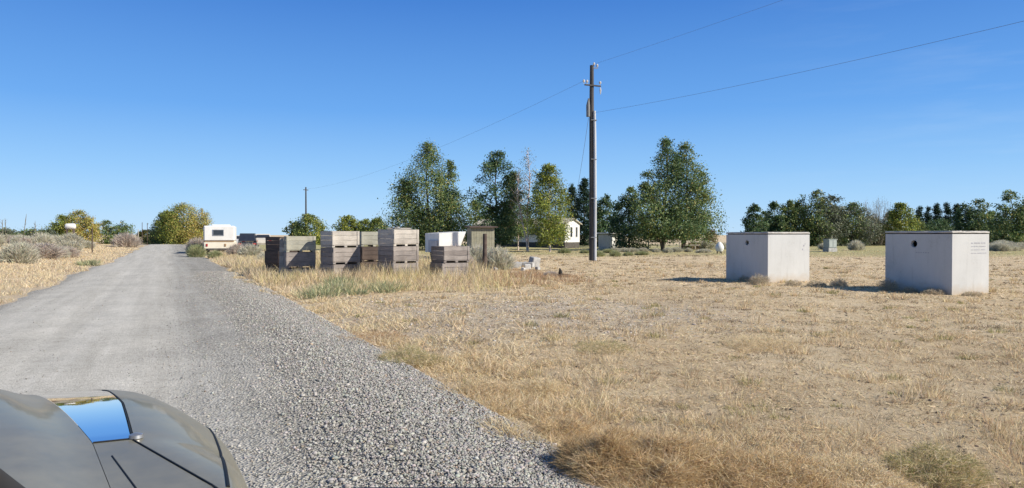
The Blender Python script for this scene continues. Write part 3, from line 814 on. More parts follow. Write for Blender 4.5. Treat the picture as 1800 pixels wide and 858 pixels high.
for px, top, hw, lab in ((1225, 425, 22, 'brown autumn shrub under the twin trunk tree'), (1250, 405, 14, 'golden brown shrub beside the white tank')):
    tree('brown_shrub', lab, px, 84, [(0, top, hw)], [(0.25, 0.18, 0.09, 3), (0.18, 0.13, 0.07, 2), (0.16, 0.16, 0.07, 1)], DOME, 0.0, 40, 45, 0.16, group='brown shrubs at the field edge', cat='shrub')

# ------------------------------------------------------------------ sagebrush
SAGE = [(0.52, 0.505, 0.41, 4), (0.60, 0.575, 0.47, 3), (0.38, 0.37, 0.29, 2), (0.66, 0.60, 0.47, 2)]
DEAD = [(0.54, 0.475, 0.41, 4), (0.44, 0.38, 0.33, 3), (0.64, 0.56, 0.47, 3)]
SAGEG = [(0.34, 0.37, 0.19, 4), (0.44, 0.45, 0.25, 3), (0.24, 0.27, 0.14, 2), (0.54, 0.49, 0.29, 2)]
def sage_mesh(pal, n=2600):
    a = rng.uniform(0, 6.28, n); r_ = 0.5 * np.sqrt(rng.random(n)); u = rng.random(n) ** 0.7
    lumps = 1 + 0.3 * np.sin(3 * a + rng.uniform(0, 6)) * np.sin(5 * a + rng.uniform(0, 6))
    x, y = r_ * np.cos(a) * lumps, r_ * np.sin(a) * lumps
    base = np.stack([x * .75, y * .75, 0.62 * u * np.sqrt(np.clip(1 - (r_ / .55) ** 2, 0, 1))], 1)
    dr = np.stack([x * 1.6 + rng.normal(0, .4, n), y * 1.6 + rng.normal(0, .4, n), rng.uniform(.4, 1.3, n)], 1)
    return strands(base, dr, rng.uniform(.10, .30, n), 0.022, pick(pal, n), .25, 1)
protos = {}
def sage(label, px, py, w, pal='sage', group='sagebrush clumps', h=None, d=None):
    if d is None: x, y = G(px, py)
    else: x, y = at(px, d)
    d = math.hypot(x, y)
    key = (pal, len([k for k in protos if k[0] == pal]) if len([k for k in protos if k[0] == pal]) < 3 else random.randrange(3))
    if key in protos:
        o = dup(protos[key])
    else:
        V, F, C = sage_mesh({'sage': SAGE, 'dead': DEAD, 'green': SAGEG}[pal])
        o = np_mesh('sagebrush', V, F, DRY, C); protos[key] = o
    o.location = (x, y, gz(x, y) - 0.03); o.rotation_euler = (0, 0, random.uniform(0, 6.28))
    o.scale = (w, w, h or w * random.uniform(.75, 1.0))
    return tag(o, label, 'shrub', group)
sage('wide greyish purple dead brush on the sunlit bank', 75, 455, 2.6, 'dead', 'dead brush on the bank', 1.35)
sage('smaller grey dead brush touching the wide purple one', 118, 452, 1.7, 'dead', 'dead brush on the bank', 1.1)
sage('pinkish dead brush near the far end of the bank', 222, 424, 3.0, 'dead', 'dead brush on the bank', 2.6, d=88)
BK = 'sagebrush covering the bank across the road'
for i in range(190):
    lo_ = random.uniform(22, 92); la_ = -random.uniform(6.5, 8 + lo_ * .6)
    x, y = road_xy(lo_, la_)
    px = 900 + x / y * FPX
    if px < -160: continue
    o = sage('silvery grey sagebrush clump among many on the sunlit bank', px, 0, random.uniform(.9, 1.9), 'sage' if random.random() < .88 else 'dead', BK, d=y)
sage('pale green sage clump at the road edge below the camper', 345, 440, 1.5, 'green', d=52)
sage('grey green sage clump under the camper corner', 378, 446, 1.1, 'green', d=50)
sage('dusty sage clump between camper and bin stacks', 440, 446, 1.6, 'sage', d=50)
sage('dry brown sage clump in front of the dark wreck', 418, 440, 1.5, 'dead', d=54)
sage('low sage clump at the foot of the dark bins', 470, 452, 1.2, 'sage', d=40)
sage('tall grey brush beside the weathered hut', 800, 440, 1.3, 'dead', d=38, h=1.5)
sage('bleached grey green sage in front of the hut wall', 838, 455, 1.5, 'sage', d=36, h=1.7)
sage('tall grey green sage behind the dark post', 876, 455, 1.7, 'sage', d=35, h=1.6)
sage('brown brush right behind the single bin', 815, 452, 1.2, 'dead', d=33, h=1.2)
sage('small brown weed clump by the corner of the single bin', 818, 488, .8, 'dead', h=.7)
sage('low dark weed beside the black stump', 968, 486, .7, 'dead', h=.35)
for i in range(7):
    sage('low green brush along the lawn edge near the pole', 1000 + i * 22 + random.uniform(-8, 8), 448 + random.uniform(-4, 6), random.uniform(.8, 1.3), 'green', 'low brush around the pole', h=random.uniform(.4, .7))
for i in range(12):
    sage('pale grey brush at the far edge of the field', random.choice([1470, 1500, 1530, 1440, 1770, 1790, 1760, 1260]) + random.uniform(-18, 18), 0, random.uniform(1.6, 2.6), 'sage', 'grey brush at the far field edge', h=random.uniform(1.0, 1.5), d=random.uniform(70, 82))
for i in range(10):
    sage('pale sage clump under the shade trees', 1080 + i * 18 + random.uniform(-6, 6), 0, random.uniform(.8, 1.5), 'sage', 'sage under the shade trees', h=random.uniform(.4, .8), d=random.uniform(66, 71))
for px, py, w, h, lab in ((1335, 500, .75, .5, 'dry weed against the shaded wall of the farther tank'), (1312, 494, .6, .35, 'little weed under the hole of the farther tank'),
                          (1562, 512, .55, .62, 'pale bushy weed at the shaded corner of the bigger tank'), (1640, 517, .7, .3, 'dark weed along the foot of the bigger tank'),
                          (1600, 515, .5, .3, 'small weed below the hole of the bigger tank'), (1435, 502, .7, .35, 'weed in the open field between the two tanks'),
                          (1475, 505, .6, .4, 'second weed between the tanks, nearer the bigger one'), (1395, 502, .6, .3, 'grey weed under the sunlit wall of the farther tank'), (1710, 520, .6, .22, 'short weed below the sunlit wall of the bigger tank')):
    x, y = G(px, py)
    dry_bush(lab, x, y, w * .5, h * .8, int(2600 * w), [(.54, .46, .33, 4), (.42, .34, .25, 3), (.62, .56, .44, 2), (.3, .26, .18, 2)], 'weeds around the concrete tanks', .008, px)
sage('rounded sage clump hiding the legs of the white oval tank', 124, 0, 2.2, 'sage', d=68, h=2.0)
# tall thin stalks on the bank
def stalk(label, px, d, top, tilt):
    x, y = at(px, d); z0 = gz(x, y); H = zat(top, d) - z0
    mb = MB(); pts = [(tilt * t * H * .3, 0, t * H) for t in (-.02, .3, .6, .85, 1)]
    mb.tube(pts, [.014, .013, .012, .024, .006], 5)
    for j in range(9):
        t = random.uniform(.35, .95); a = random.uniform(0, 6.28); p = Vector((tilt * t * H * .3, 0, t * H))
        mb.tube([p, p + Vector((math.cos(a) * .14, math.sin(a) * .14, .16))], [.007, .004], 4)
    o = mb.build('weed_stalk', worn('stalk', (.2, .17, .12), (.12, .1, .07), .9), loc=(x, y, z0))
    return tag(o, label, 'weed', 'dead stalks on the bank')
for px, d, top, tilt, lab in ((3, 48, 386, .1, 'dead upright stalk at the very edge of the bank'), (11, 50, 384, -.1, 'dead stalk second from the edge of the bank'), (37, 46, 376, .45, 'tallest dead stalk leaning over on the bank'), (62, 50, 388, 0, 'short dead stalk beside the lone yellow tree')):
    stalk(lab, px, d, top, tilt)

# ------------------------------------------------------------------ concrete tanks
TANK = worn('painted_concrete', (.74, .73, .71), (.60, .585, .56), .8, 1.6, (1, 1, .35), bump_s=.12)
m, nt, b = nodes('tank_concrete'); v = coord(nt)
st = noise(nt, coord(nt, (1, 1, .6)), 1.3, 6, .65); fi = noise(nt, v, 22, 4, .7)
sepz = nt.nodes.new('ShaderNodeSeparateXYZ'); nt.links.new(v, sepz.inputs[0])
strk = ramp(nt, noise(nt, coord(nt, (7, 7, .35)), 1.7, 5, .7), [(.30, (.80, .79, .78)), (.42, (1, 1, 1))])
low = math_n(nt, 'SUBTRACT', math_n(nt, 'ADD', math_n(nt, 'MULTIPLY', noise(nt, v, 4, 5, .7), .55), .1), sepz.outputs[2], True)
colr = ramp(nt, math_n(nt, 'ADD', math_n(nt, 'MULTIPLY', st, .7), math_n(nt, 'MULTIPLY', fi, .3)), [(.30, (.34, .335, .32)), (.44, (.46, .462, .455)), (.7, (.525, .527, .52))])
colr = mix(nt, .9, colr, mix(nt, 1.0, colr, strk, 'MULTIPLY'))
colr = mix(nt, math_n(nt, 'MULTIPLY', low, 2.4, True), colr, (.42, .35, .27))
nt.links.new(colr, b.inputs['Base Color']); b.inputs['Roughness'].default_value = .85; b.inputs['Specular IOR Level'].default_value = .2
bump(nt, b, fi, .15, .01)
TANK = m
GAPSHADE = worn('gap_shade', (.03, .03, .03), (.02, .02, .02), .9)
LIDM = worn('lid_concrete', (.5, .48, .45), (.33, .31, .29), .85, 3)
MARKM = worn('faded_paint', (.27, .27, .31), (.40, .40, .43), .8, 9)
def concrete_tank(label, near, rz, w, dp, h, hole_x, hole_r, marks, group):
    """near corner at local (0,0); lit wall along +x, shaded wall along +y"""
    root = thing('concrete_tank', label, 'tank', (*near, gz(*near) - .06), rz, group)
    h += .06
    mb = MB(); t = .1; ht = h - .075
    # shaded wall with a round hole through it
    n = 20; cy, cz = hole_x, h - .36
    ring = [(cy + hole_r * math.cos(2 * math.pi * k / n), cz + hole_r * math.sin(2 * math.pi * k / n)) for k in range(n)]
    sq = []
    for k in range(n):
        a = 2 * math.pi * k / n; c, s = math.cos(a), math.sin(a)
        t1 = min([((dp - cy) / c if c > 1e-6 else (-cy / c if c < -1e-6 else 1e9)), ((ht - cz) / s if s > 1e-6 else (-cz / s if s < -1e-6 else 1e9))])
        sq.append((cy + c * t1, cz + s * t1))
    for xx in (0, t):
        k0 = len(mb.v)
        mb.v += [(xx, y, z) for y, z in ring] + [(xx, y, z) for y, z in sq]
        for k in range(n):
            k2 = (k + 1) % n
            mb.f.append((k0 + k, k0 + k2, k0 + n + k2, k0 + n + k))
        corners = [(xx, 0, 0), (xx, dp, 0), (xx, dp, ht), (xx, 0, ht)]
        for cx_, cy_, cz_ in corners:
            for k in range(n):
                k2 = (k + 1) % n; a_, b_ = sq[k], sq[k2]
                if (abs(a_[0] - cy_) < 1e-6 and abs(b_[1] - cz_) < 1e-6) or (abs(b_[0] - cy_) < 1e-6 and abs(a_[1] - cz_) < 1e-6):
                    q = len(mb.v); mb.v.append((cx_, cy_, cz_)); mb.f.append((k0 + n + k, k0 + n + k2, q))
    for k in range(n):
        k2 = (k + 1) % n
        mb.f.append((k, k2, 3 * n + 0 + k2 - n, 3 * n + k - n) if False else (k, k2, [i for i, v_ in enumerate(mb.v) if v_ == (t, *ring[k2])][0], [i for i, v_ in enumerate(mb.v) if v_ == (t, *ring[k])][0]))
    mb.box(((w) / 2, t / 2, ht / 2), (w, t, ht)) if False else None
    mb.add([(0.0, 0, 0), (w, 0, 0), (w, 0, ht), (0, 0, ht), (t, t, 0), (w - t, t, 0), (w - t, t, ht), (t, t, ht)], [(0, 1, 2, 3), (5, 4, 7, 6), (3, 2, 6, 7)])
    mb.add([(w, 0, 0), (w, dp, 0), (w, dp, ht), (w, 0, ht), (w - t, t, 0), (w - t, dp - t, 0), (w - t, dp - t, ht), (w - t, t, ht)], [(0, 1, 2, 3), (5, 4, 7, 6), (3, 2, 6, 7)])
    mb.add([(0, dp, 0), (w, dp, 0), (w, dp, ht), (0, dp, ht)], [(1, 0, 3, 2)])
    mb.build('wall', TANK, root)
    MB().box((w / 2, dp / 2, ht + .012), (w - .07, dp - .07, .024)).build('lid_gap_shade', GAPSHADE, root)  # near-black plate paints the shade in the gap under the lid
    lid = MB().box((w / 2, dp / 2, h - .024), (w + .03, dp + .03, .05), ch=.012)
    for k in range(5): lid.box((w * (.1 + .2 * k), dp / 2, h + .004), (w * .192, dp * .97, .012), ch=.004)
    lo_b = lid.build('lid', LIDM, root)
    bmx = bmesh.new(); bmx.from_mesh(lo_b.data)
    bmesh.ops.subdivide_edges(bmx, edges=[e for e in bmx.edges if e.calc_length() > .25], cuts=7, use_grid_fill=True)
    for v_ in bmx.verts: v_.co += Vector((random.gauss(0, .0035), random.gauss(0, .0035), random.gauss(0, .003)))
    bmx.to_mesh(lo_b.data); bmx.free()
    # stencilled marks nobody can read any more
    mb = MB()
    for (wall, u, z, uw, zh) in marks:
        if wall == 'lit': mb.box((u, -.003, z), (uw, .004, zh))
        else: mb.box((-.003, u, z), (.004, uw, zh))
    if marks: mb.build('stencil_marking', MARKM, root)
    bl = MB()
    if marks: pass
    return root
TG = 'concrete tanks in the field'
P1 = at(1350, 24.65); P2 = at(1674, 20.25)
mk1 = [('lit', 1.66, 1.30, .06, .05), ('lit', 1.60, 1.17, .05, .06), ('lit', 1.72, 1.36, .03, .03)]
concrete_tank('white concrete tank with one wall in shade, the smaller looking and farther of two', P1, R(25.6), 1.93, 2.02, 1.70,   .98, .088, mk1, TG)
mk2 = []
for r_ in range(4):
    u = .82
    while u < 1.4:
        wl = random.uniform(.03, .09); mk2.append(('lit', u, 1.50 - r_ * .095, wl, .018 if r_ else .03)); u += wl + random.uniform(.015, .04)
for k in range(6): mk2.append(('shade', .72 + k * .075, 1.22, .045, .025))
concrete_tank('bigger looking white concrete tank with rows of faded lettering on its sunlit wall', P2, R(23), 1.53, 2.15, 1.77, 1.18, .104, mk2, TG)

# ------------------------------------------------------------------ fruit bins
def wood_mat(name, c, c2):
    m, nt, b = nodes(name)
    v = coord(nt); sx = coord(nt, (1.2, 1.2, 22))
    f1 = noise(nt, sx, 3, 5, .65); f2 = noise(nt, v, 3.2, 5, .7)
    f = math_n(nt, 'ADD', math_n(nt, 'MULTIPLY', f1, .5), math_n(nt, 'MULTIPLY', f2, .5))
    base = ramp(nt, f, [(.34, c2), (.5, tuple((p + q) / 2 for p, q in zip(c, c2))), (.66, c)])
    sp_ = nt.nodes.new('ShaderNodeSeparateXYZ'); nt.links.new(v, sp_.inputs[0])
    oi = nt.nodes.new('ShaderNodeObjectInfo')
    row = math_n(nt, 'FLOOR', math_n(nt, 'MULTIPLY', math_n(nt, 'SUBTRACT', sp_.outputs[2], .1), 5.85))
    wnz = nt.nodes.new('ShaderNodeTexWhiteNoise'); wnz.noise_dimensions = '2D'
    cb = nt.nodes.new('ShaderNodeCombineXYZ'); nt.links.new(row, cb.inputs[0]); nt.links.new(math_n(nt, 'MULTIPLY', oi.outputs['Random'], 97.3), cb.inputs[1]); nt.links.new(cb.outputs[0], wnz.inputs['Vector'])
    base = mix(nt, 1.0, base, ramp(nt, wnz.outputs['Value'], [(0, (.76, .75, .75)), (.5, (1, 1, 1)), (1, (1.14, 1.13, 1.1))]), 'MULTIPLY')
    nt.links.new(base, b.inputs['Base Color'])
    b.inputs['Roughness'].default_value = .9; b.inputs['Specular IOR Level'].default_value = .15
    bump(nt, b, f1, .3, .01); return m
W1 = wood_mat('weathered_bin_wood', (.54, .50, .45), (.29, .265, .235))
W2 = wood_mat('pinkish_bin_wood', (.335, .30, .28), (.165, .147, .138))
W3 = wood_mat('grey_green_bin_wood', (.43, .42, .35), (.24, .23, .19))
DK = wood_mat('dark_wood_and_shade', (.13, .10, .085), (.06, .045, .04))  # real dark wood, also stands in for shade on some bins
BS, BH = 1.10, 0.615
def make_bin(mat, hh=BH):
    root = thing('fruit_bin', None, 'bin')
    e = .02; n = 3; lo_ = .10
    ph = (hh - lo_ - .004) / n
    for nm, c, ax in (('front', (0, -BS / 2 + e / 2), 'x'), ('back', (0, BS / 2 - e / 2), 'x'), ('left', (-BS / 2 + e / 2, 0), 'y'), ('right', (BS / 2 - e / 2, 0), 'y')):
        mb = MB()
        for k in range(n):
            zc = lo_ + ph * (k + .5); L = BS if ax == 'x' else BS - 2 * e - .006
            jj = random.uniform(-.007, .007)
            mb.box((c[0] + (jj if ax == 'y' else 0), c[1] + (jj if ax == 'x' else 0), zc), (L - random.choice((0, 0, .012, .03)), e, ph - random.uniform(.004, .013)) if ax == 'x' else (e, L, ph - random.uniform(.004, .013)), ry=random.gauss(0, .007) if ax == 'x' else 0, rx=random.gauss(0, .007) if ax == 'y' else 0, ch=.003)
        for s in (-1, 1):  # battens at the corners
            if ax == 'x': mb.box((s * (BS / 2 - .06), c[1] + (-.019 if nm == 'front' else .019), hh / 2 + .04), (.08, .018, hh - .11), ch=.003)
        mb.build('side_panel', mat, root)
    MB().box((0, 0, lo_ - .015), (BS - .02, BS - .02, .03)).build('floor_board', mat, root)
    for x in (-BS / 2 + .07, 0, BS / 2 - .07):
        MB().box((x, 0, (lo_ - .03) / 2), (.11, BS - .01, lo_ - .034), ch=.004).build('runner', mat, root)
    return root
bin_protos = {}
def place_bin(label, group, corner, phi, z, mat, jit=.025, hh=BH):
    key = (mat.name, hh)
    o = make_bin(mat, hh)          # every bin has its own warped and missing boards
    c, s = math.cos(phi), math.sin(phi); hx = BS / 2
    cx = corner[0] + c * hx - s * hx + random.uniform(-jit, jit); cy = corner[1] + s * hx + c * hx + random.uniform(-jit, jit)
    o.location = (cx, cy, z); o.rotation_euler = (0, 0, phi + random.uniform(-.03, .03))
    return tag(o, label, 'bin', group)
def stack(px, d, phi, top_py, names, mats, group, short_bottom=None):
    c = at(px, d); n = len(names); zt = zat(top_py, d)
    for k in range(n):
        z = zt - BH * (n - k)
        place_bin(names[k], group, c, R(phi), z, mats[k])
SG = 'weathered wooden fruit bins'
stack(690, 26.3, 40, 403, ['lowest bin of the third stack, sunk in straw', 'middle bin of the third stack, pinkish grey boards', 'top bin of the third stack with loose boards lying on it'], [W2, W2, W1], SG)
stack(585, 26.8, 37.5, 406, ['lowest bin of the second stack, hidden to its rim in straw', 'middle bin of the second stack, pinkish grey boards', 'top bin of the second stack, pale sunlit front'], [W2, W2, W1], SG)
stack(502, 27.6, 22, 415, ['half buried lowest bin of the stack crossed by a slanting shadow', 'middle bin crossed by the slanting shadow of the second stack', 'grey green top bin crossed by the slanting shadow of the second stack'], [W2, W2, W3], SG)
stack(491, 31.0, 50, 416, ['bottom bin of the shade-coloured end stack by the camper', 'middle bin of the shade-coloured end stack by the camper', 'top bin of the shade-coloured end stack by the camper'], [DK, DK, DK], SG)  # dark wood colour paints the shade on this stack
stack(634, 29.6, 24, 407, ['lowest bin of the half hidden stack between second and third stacks', 'middle shade-coloured bin of the half hidden stack between second and third stacks', 'pale top bin of the half hidden stack between second and third stacks'], [DK, DK, W3], SG)  # two lower bins get dark wood in place of the shade on them
stack(778, 27.0, 30, 433, ['lower bin under the lone low bin by the hut', 'lone low bin standing by itself in front of the white trailer'], [W2, W2], SG)
# loose boards on the third stack, a board propped at the end stack
c = at(690, 26.3); zt = zat(403, 26.3)
MBo = MB().box((0, 0, .012), (.9, .16, .022), rz=.3, ch=.003).box((.1, .03, .036), (.75, .12, .022), rz=.8, ch=.003).box((-.25, .1, .05), (.5, .14, .022), rz=-.4, ry=-.12, ch=.003)
tag(MBo.build('loose_boards', W1, loc=(c[0] + .12, c[1] + .75, zt + .006)), 'few grey boards lying loose on top of the third bin stack', 'boards')
c = at(496, 28.6)
tag(MB().box((0, 0, .72), (.22, .025, 1.5), ry=.03, rx=-.06, ch=.004).build('leaning_board', W1, loc=(c[0], c[1], gz(*c)), rz=R(20)), 'pale grey plank leaning at the edge of the shade-coloured end stack', 'plank')
# corner post
c = at(852, 31)
o = MB().tube([(0, 0, -.2), (0, 0, .6), (.01, 0, zat(411, 31) - gz(*c))], [.10, .095, .09], 10)
tag(o.build('wooden_post', DK, smooth=True, loc=(c[0], c[1], gz(*c))), 'thick dark brown post standing before the weathered hut', 'post')
# black stump
c = G(985, 487)
mb = MB().tube([(0, 0, -.05), (.01, 0, .12), (.0, .01, .26), (-.03, 0, .36)], [.11, .09, .06, .015], 8)
for k in range(14):
    a = random.uniform(0, 6.28); L = random.uniform(.2, .55)
    mb.tube([(0, 0, .06), (math.cos(a) * L * .6, math.sin(a) * L * .6, .1), (math.cos(a) * L, math.sin(a) * L, .03)], [.012, .009, .004], 4)
tag(mb.build('charred_stump', worn('char', (.035, .032, .03), (.015, .014, .013), .9), smooth=True, loc=(c[0], c[1], gz(*c))), 'black charred stump with stray roots in the field', 'stump')
# broken concrete
WHITE_RUB = worn('pale_broken_concrete', (.66, .65, .62), (.48, .47, .45), .9, 5)
RUB = worn('broken_concrete', (.46, .455, .44), (.24, .235, .225), .9, 5)
for px, py, sx, sy, sz_, rz, lab in ((868, 474, 0.68, 0.47, 0.37, .3, 'grey broken slab at the near end of the rubble row'), (890, 473, 0.57, 0.41, 0.51, 1.0, 'upright white chunk in the rubble row'), (905, 471, 0.81, 0.54, 0.31, .2, 'flat pale slab in the middle of the rubble row'),
                                   (922, 470, 0.94, 0.54, 0.27, -.2, 'long flat slab in the rubble row'), (939, 469, 0.47, 0.41, 0.58, .6, 'tall white chunk ending the rubble row'), (878, 468, 0.68, 0.41, 0.34, -.5, 'grey slab lying behind the rubble row'), (852, 470, 0.54, 0.41, 0.24, .8, 'small slab next to the dark post')):
    c = G(px, py)
    tag(MB().box((0, 0, sz_ * .4), (sx, sy, sz_), rx=random.uniform(-.2, .2), ry=random.uniform(-.2, .2), ch=.03).build('concrete_chunk', RUB, loc=(c[0], c[1], gz(*c)), rz=rz), lab, 'concrete chunk', 'broken concrete by the post')

for k in range(14):
    px, py = random.uniform(858, 948), random.uniform(466, 477)
    c = G(px, py); q = random.uniform(.14, .32)
    tag(MB().box((0, 0, q * .35), (q, q * random.uniform(.6, 1), q * random.uniform(.5, 1.1)), rx=random.uniform(-.4, .4), ry=random.uniform(-.4, .4), ch=.02).build('concrete_chunk', RUB if k % 3 else WHITE_RUB, loc=(c[0], c[1], gz(*c)), rz=random.uniform(0, 3)),
        'small pale fragment scattered among the bigger slabs of the rubble row', 'concrete chunk', 'small fragments of the rubble row')

# ------------------------------------------------------------------ hut, trailer, house, shed
HUTW = wood_mat('hut_wood', (.33, .32, .24), (.18, .17, .13))
c = at(829, 44); z0 = gz(*c); H = zat(400, 44) - z0
root = thing('wooden_hut', 'weathered greenish plank hut with a dark flat roof', 'hut', (c[0], c[1], z0), R(14))
mb = MB()
for k in range(9): mb.box((.07 + k * .155, .012, H / 2), (.147, .024, H), ch=.003)
mb.build('front_wall', HUTW, root)
for x in (.0, 1.4): MB().box((x, .74, H / 2), (.03, 1.4, H - .02)).build('side_wall', HUTW, root)
MB().box((.7, 1.45, H / 2), (1.37, .03, H - .02)).build('back_wall', HUTW, root)
MB().box((.72, .7, H + .05), (1.75, 1.8, .07), rx=.03, ch=.01).build('roof', DK, root)

WHITE = worn('white_panel', (.70, .69, .67), (.60, .59, .56), .5, 2, bump_s=.03)
CREAM = worn('cream_panel', (.72, .67, .55), (.62, .57, .46), .5, 2, bump_s=.03)
GLASSD = worn('dark_glass', (.03, .035, .045), (.02, .022, .03), .08, 2, bump_s=0, spec=.6)
RUBBER = worn('rubber', (.03, .03, .03), (.02, .02, .02), .9)
CHROME = worn('dull_metal', (.5, .5, .5), (.38, .38, .38), .4, 5, metal=.8, bump_s=0)
RED = worn('red_lens', (.35, .03, .03), (.25, .02, .02), .3, bump_s=0)
AMBER = worn('stripe_brown', (.33, .22, .12), (.26, .17, .1), .5)
SKIRT = worn('dark_skirting', (.10, .09, .08), (.05, .045, .04), .8)

c = at(772, 50); z0 = gz(*c); T0 = zat(407, 50) - z0
root = thing('cargo_trailer', 'white trailer with a raked end and one shaded wall behind the lone bin', 'trailer', (c[0], c[1], z0), R(24))
hb = .45
mb = MB(); pr = [(0, hb), (1.35, hb), (1.95, T0 - .02), (1.9, T0), (.0, T0 - .12)]
mb.prism(pr, 0, 3.2); mb.build('body', WHITE, root)
MB().box((-.06, 1.2, hb + .45), (.1, 1.9, .85), ch=.02).build('shaded_side', worn('shade_grey', (.45, .45, .47), (.36, .36, .38), .6), root)  # grey panel puts the shade of this wall into its colour
for x in (.08, 1.3):
    w = MB(); M0 = Matrix.Translation((x, 1.7, .33)) @ Matrix.Rotation(R(90), 4, 'Y')
    w.tube([M0 @ Vector((0, 0, -.1)), M0 @ Vector((0, 0, .1))], .33, 16); w.build('wheel', RUBBER, root)
MB().tube([(.7, 0, .42), (.7, -1.0, .42)], .05, 8).build('drawbar', CHROME, root)

# mobile home: near corner at px 993
c = at(993, 88); z0 = gz(*c)
ang = math.atan2(3.0, 2.0)
root = thing('mobile_home', 'long white mobile home with dark skirting behind the birches', 'mobile home', (c[0], c[1], z0), ang)
# local +x runs along the sunlit gable end, local +y along the long shaded wall
Wd, Ln, Hs, He, Hr = 3.7, 13.5, .75, 3.0, 3.6
mb = MB()
mb.add([(0, 0, Hs), (Wd, 0, Hs), (Wd, 0, He), (Wd / 2, 0, Hr), (0, 0, He), (0, Ln, Hs), (Wd, Ln, Hs), (Wd, Ln, He), (Wd / 2, Ln, Hr), (0, Ln, He)],
       [(0, 1, 2, 3, 4), (9, 8, 7, 6, 5), (0, 4, 9, 5), (1, 6, 7, 2)])
for k in range(44): mb.box((-.008, Ln * (k + .5) / 44, (Hs + He) / 2), (.016, .05, He - Hs - .02))
mb.build('wall', WHITE, root)
mb = MB()
for s in (0, 1):
    x0, x1 = (-.25, Wd / 2) if s == 0 else (Wd / 2, Wd + .25)
    z_0, z_1 = (He - .08, Hr + .03) if s == 0 else (Hr + .03, He - .08)
    mb.add([(x0, -.25, z_0), (x1, -.25, z_1), (x1, Ln + .25, z_1), (x0, Ln + .25, z_0), (x0, -.25, z_0 + .09), (x1, -.25, z_1 + .09), (x1, Ln + .25, z_1 + .09), (x0, Ln + .25, z_0 + .09)],
           [(3, 2, 1, 0), (4, 5, 6, 7), (0, 1, 5, 4), (2, 3, 7, 6), (1, 2, 6, 5), (0, 4, 7, 3)])
mb.build('roof', worn('tan_roof', (.52, .47, .37), (.4, .36, .28), .8), root)
MB().box((Wd / 2, Ln / 2, Hs / 2 - .1), (Wd - .08, Ln - .08, Hs + .18)).build('skirting', SKIRT, root)
def window(parent, ctr, w, h, ax, fm=WHITE):
    t = .05
    mb = MB()
    for s in (-1, 1):
        if ax == 'x':
            mb.box((ctr[0] + s * (w / 2 - .025), ctr[1], ctr[2]), (.05, t, h)); mb.box((ctr[0], ctr[1], ctr[2] + s * (h / 2 - .025)), (w - .1, t, .05))
        else:
            mb.box((ctr[0], ctr[1] + s * (w / 2 - .025), ctr[2]), (t, .05, h)); mb.box((ctr[0], ctr[1], ctr[2] + s * (h / 2 - .025)), (t, w - .1, .05))
    f = mb.build('window', fm, parent)
    (MB().box(ctr, (w - .1, .02, h - .1)) if ax == 'x' else MB().box(ctr, (.02, w - .1, h - .1))).build('pane', GLASSD, f)
for yy, w in ((1.6, 1.2), (4.3, 1.6), (9.2, 1.4), (11.8, 1.1)): window(root, (-.02, yy, 2.05), w, .95, 'y')
dr = MB().box((-.03, 6.6, 1.75), (.05, .85, 1.95), ch=.01).build('door', CREAM, root)
MB().tube([(-.07, 6.3, 1.7), (-.12, 6.3, 1.7)], .03, 8).build('handle', CHROME, dr)
window(root, (Wd * .42, -.02, 2.0), .55, 1.3, 'x'); window(root, (Wd * .78, -.02, 2.0), .5, 1.3, 'x')

# little shed beside the pole
c = at(1073, 85); z0 = gz(*c); H = zat(411, 85) - z0
root = thing('garden_shed', 'small low shed with a pale flat roof beside the pole', 'shed', (c[0], c[1], z0), R(30))
GREYW = worn('grey_siding', (.42, .44, .43), (.33, .35, .34), .8)
mb = MB(); mb.box((-.0, 1.0, H / 2 - .1), (.05, 2.6, H)).box((1.3, 1.0, H / 2 - .1), (.05, 2.6, H)).box((.65, 2.3, H / 2 - .1), (1.3, .05, H)); mb.build('side_wall', GREYW, root)
MB().box((.65, -.3, H / 2 - .1), (1.3, .05, H)).build('end_wall', WHITE, root)
MB().box((.75, .9, H + .0), (2.1, 3.3, .12), ry=.07, ch=.02).build('roof', WHITE, root)
MB().box((.75, -.335, H / 2 - .2), (.6, .03, H * .75), ch=.01).build('door', CREAM, root)

# white upright tank and utility cabinet beyond, small white tank across the road
c = at(1265, 62); z0 = gz(*c)
root = thing('water_tank', 'white drop shaped tank at the field edge beside the farther concrete tank', 'water tank', (c[0], c[1], z0))
MB().lathe((0, 0, 0), [(.05, .18), (.26, .22), (.35, .40), (.36, .58), (.28, .80), (.14, .95), (.07, 1.02), (.0, 1.03)], 20).build('vessel', WHITE, root, smooth=True)
for a in (0.5, 2.6, 4.7): MB().box((.2 * math.cos(a), .2 * math.sin(a), .11), (.06, .06, .25)).build('leg', SKIRT, root)
c = at(1459, 68); z0 = gz(*c)
root = thing('utility_cabinet', 'pale green grey utility cabinet under the tallest rounded tree', 'cabinet', (c[0], c[1], z0), R(20))
CAB = worn('cabinet_paint', (.36, .40, .38), (.30, .33, .31), .6)
MB().box((0, 0, .75), (.95, .7, .78), ch=.03).build('body', CAB, root); MB().box((0, 0, 1.16), (1.05, .8, .06), ch=.02).build('lid', CAB, root); MB().box((0, 0, .18), (1.0, .75, .36)).build('plinth', RUB, root)
MB().box((-.23, -.36, .75), (.42, .03, .66), ch=.01).build('door', CAB, root); MB().box((.23, -.36, .75), (.42, .03, .66), ch=.01).build('door', CAB, root)
c = at(124, 74); z0 = gz(*c); zc = zat(398, 74) - z0
root = thing('poly_tank', 'small white oval tank on a stand before the lone yellow tree', 'tank', (c[0], c[1], z0), R(15))
mb = MB(); pts = [(x, 0, zc) for x in (-.5, -.46, -.36, 0, .36, .46, .5)]; mb.tube(pts, [.06, .2, .29, .3, .29, .2, .06], 16); mb.build('vessel', WHITE, root, smooth=True)
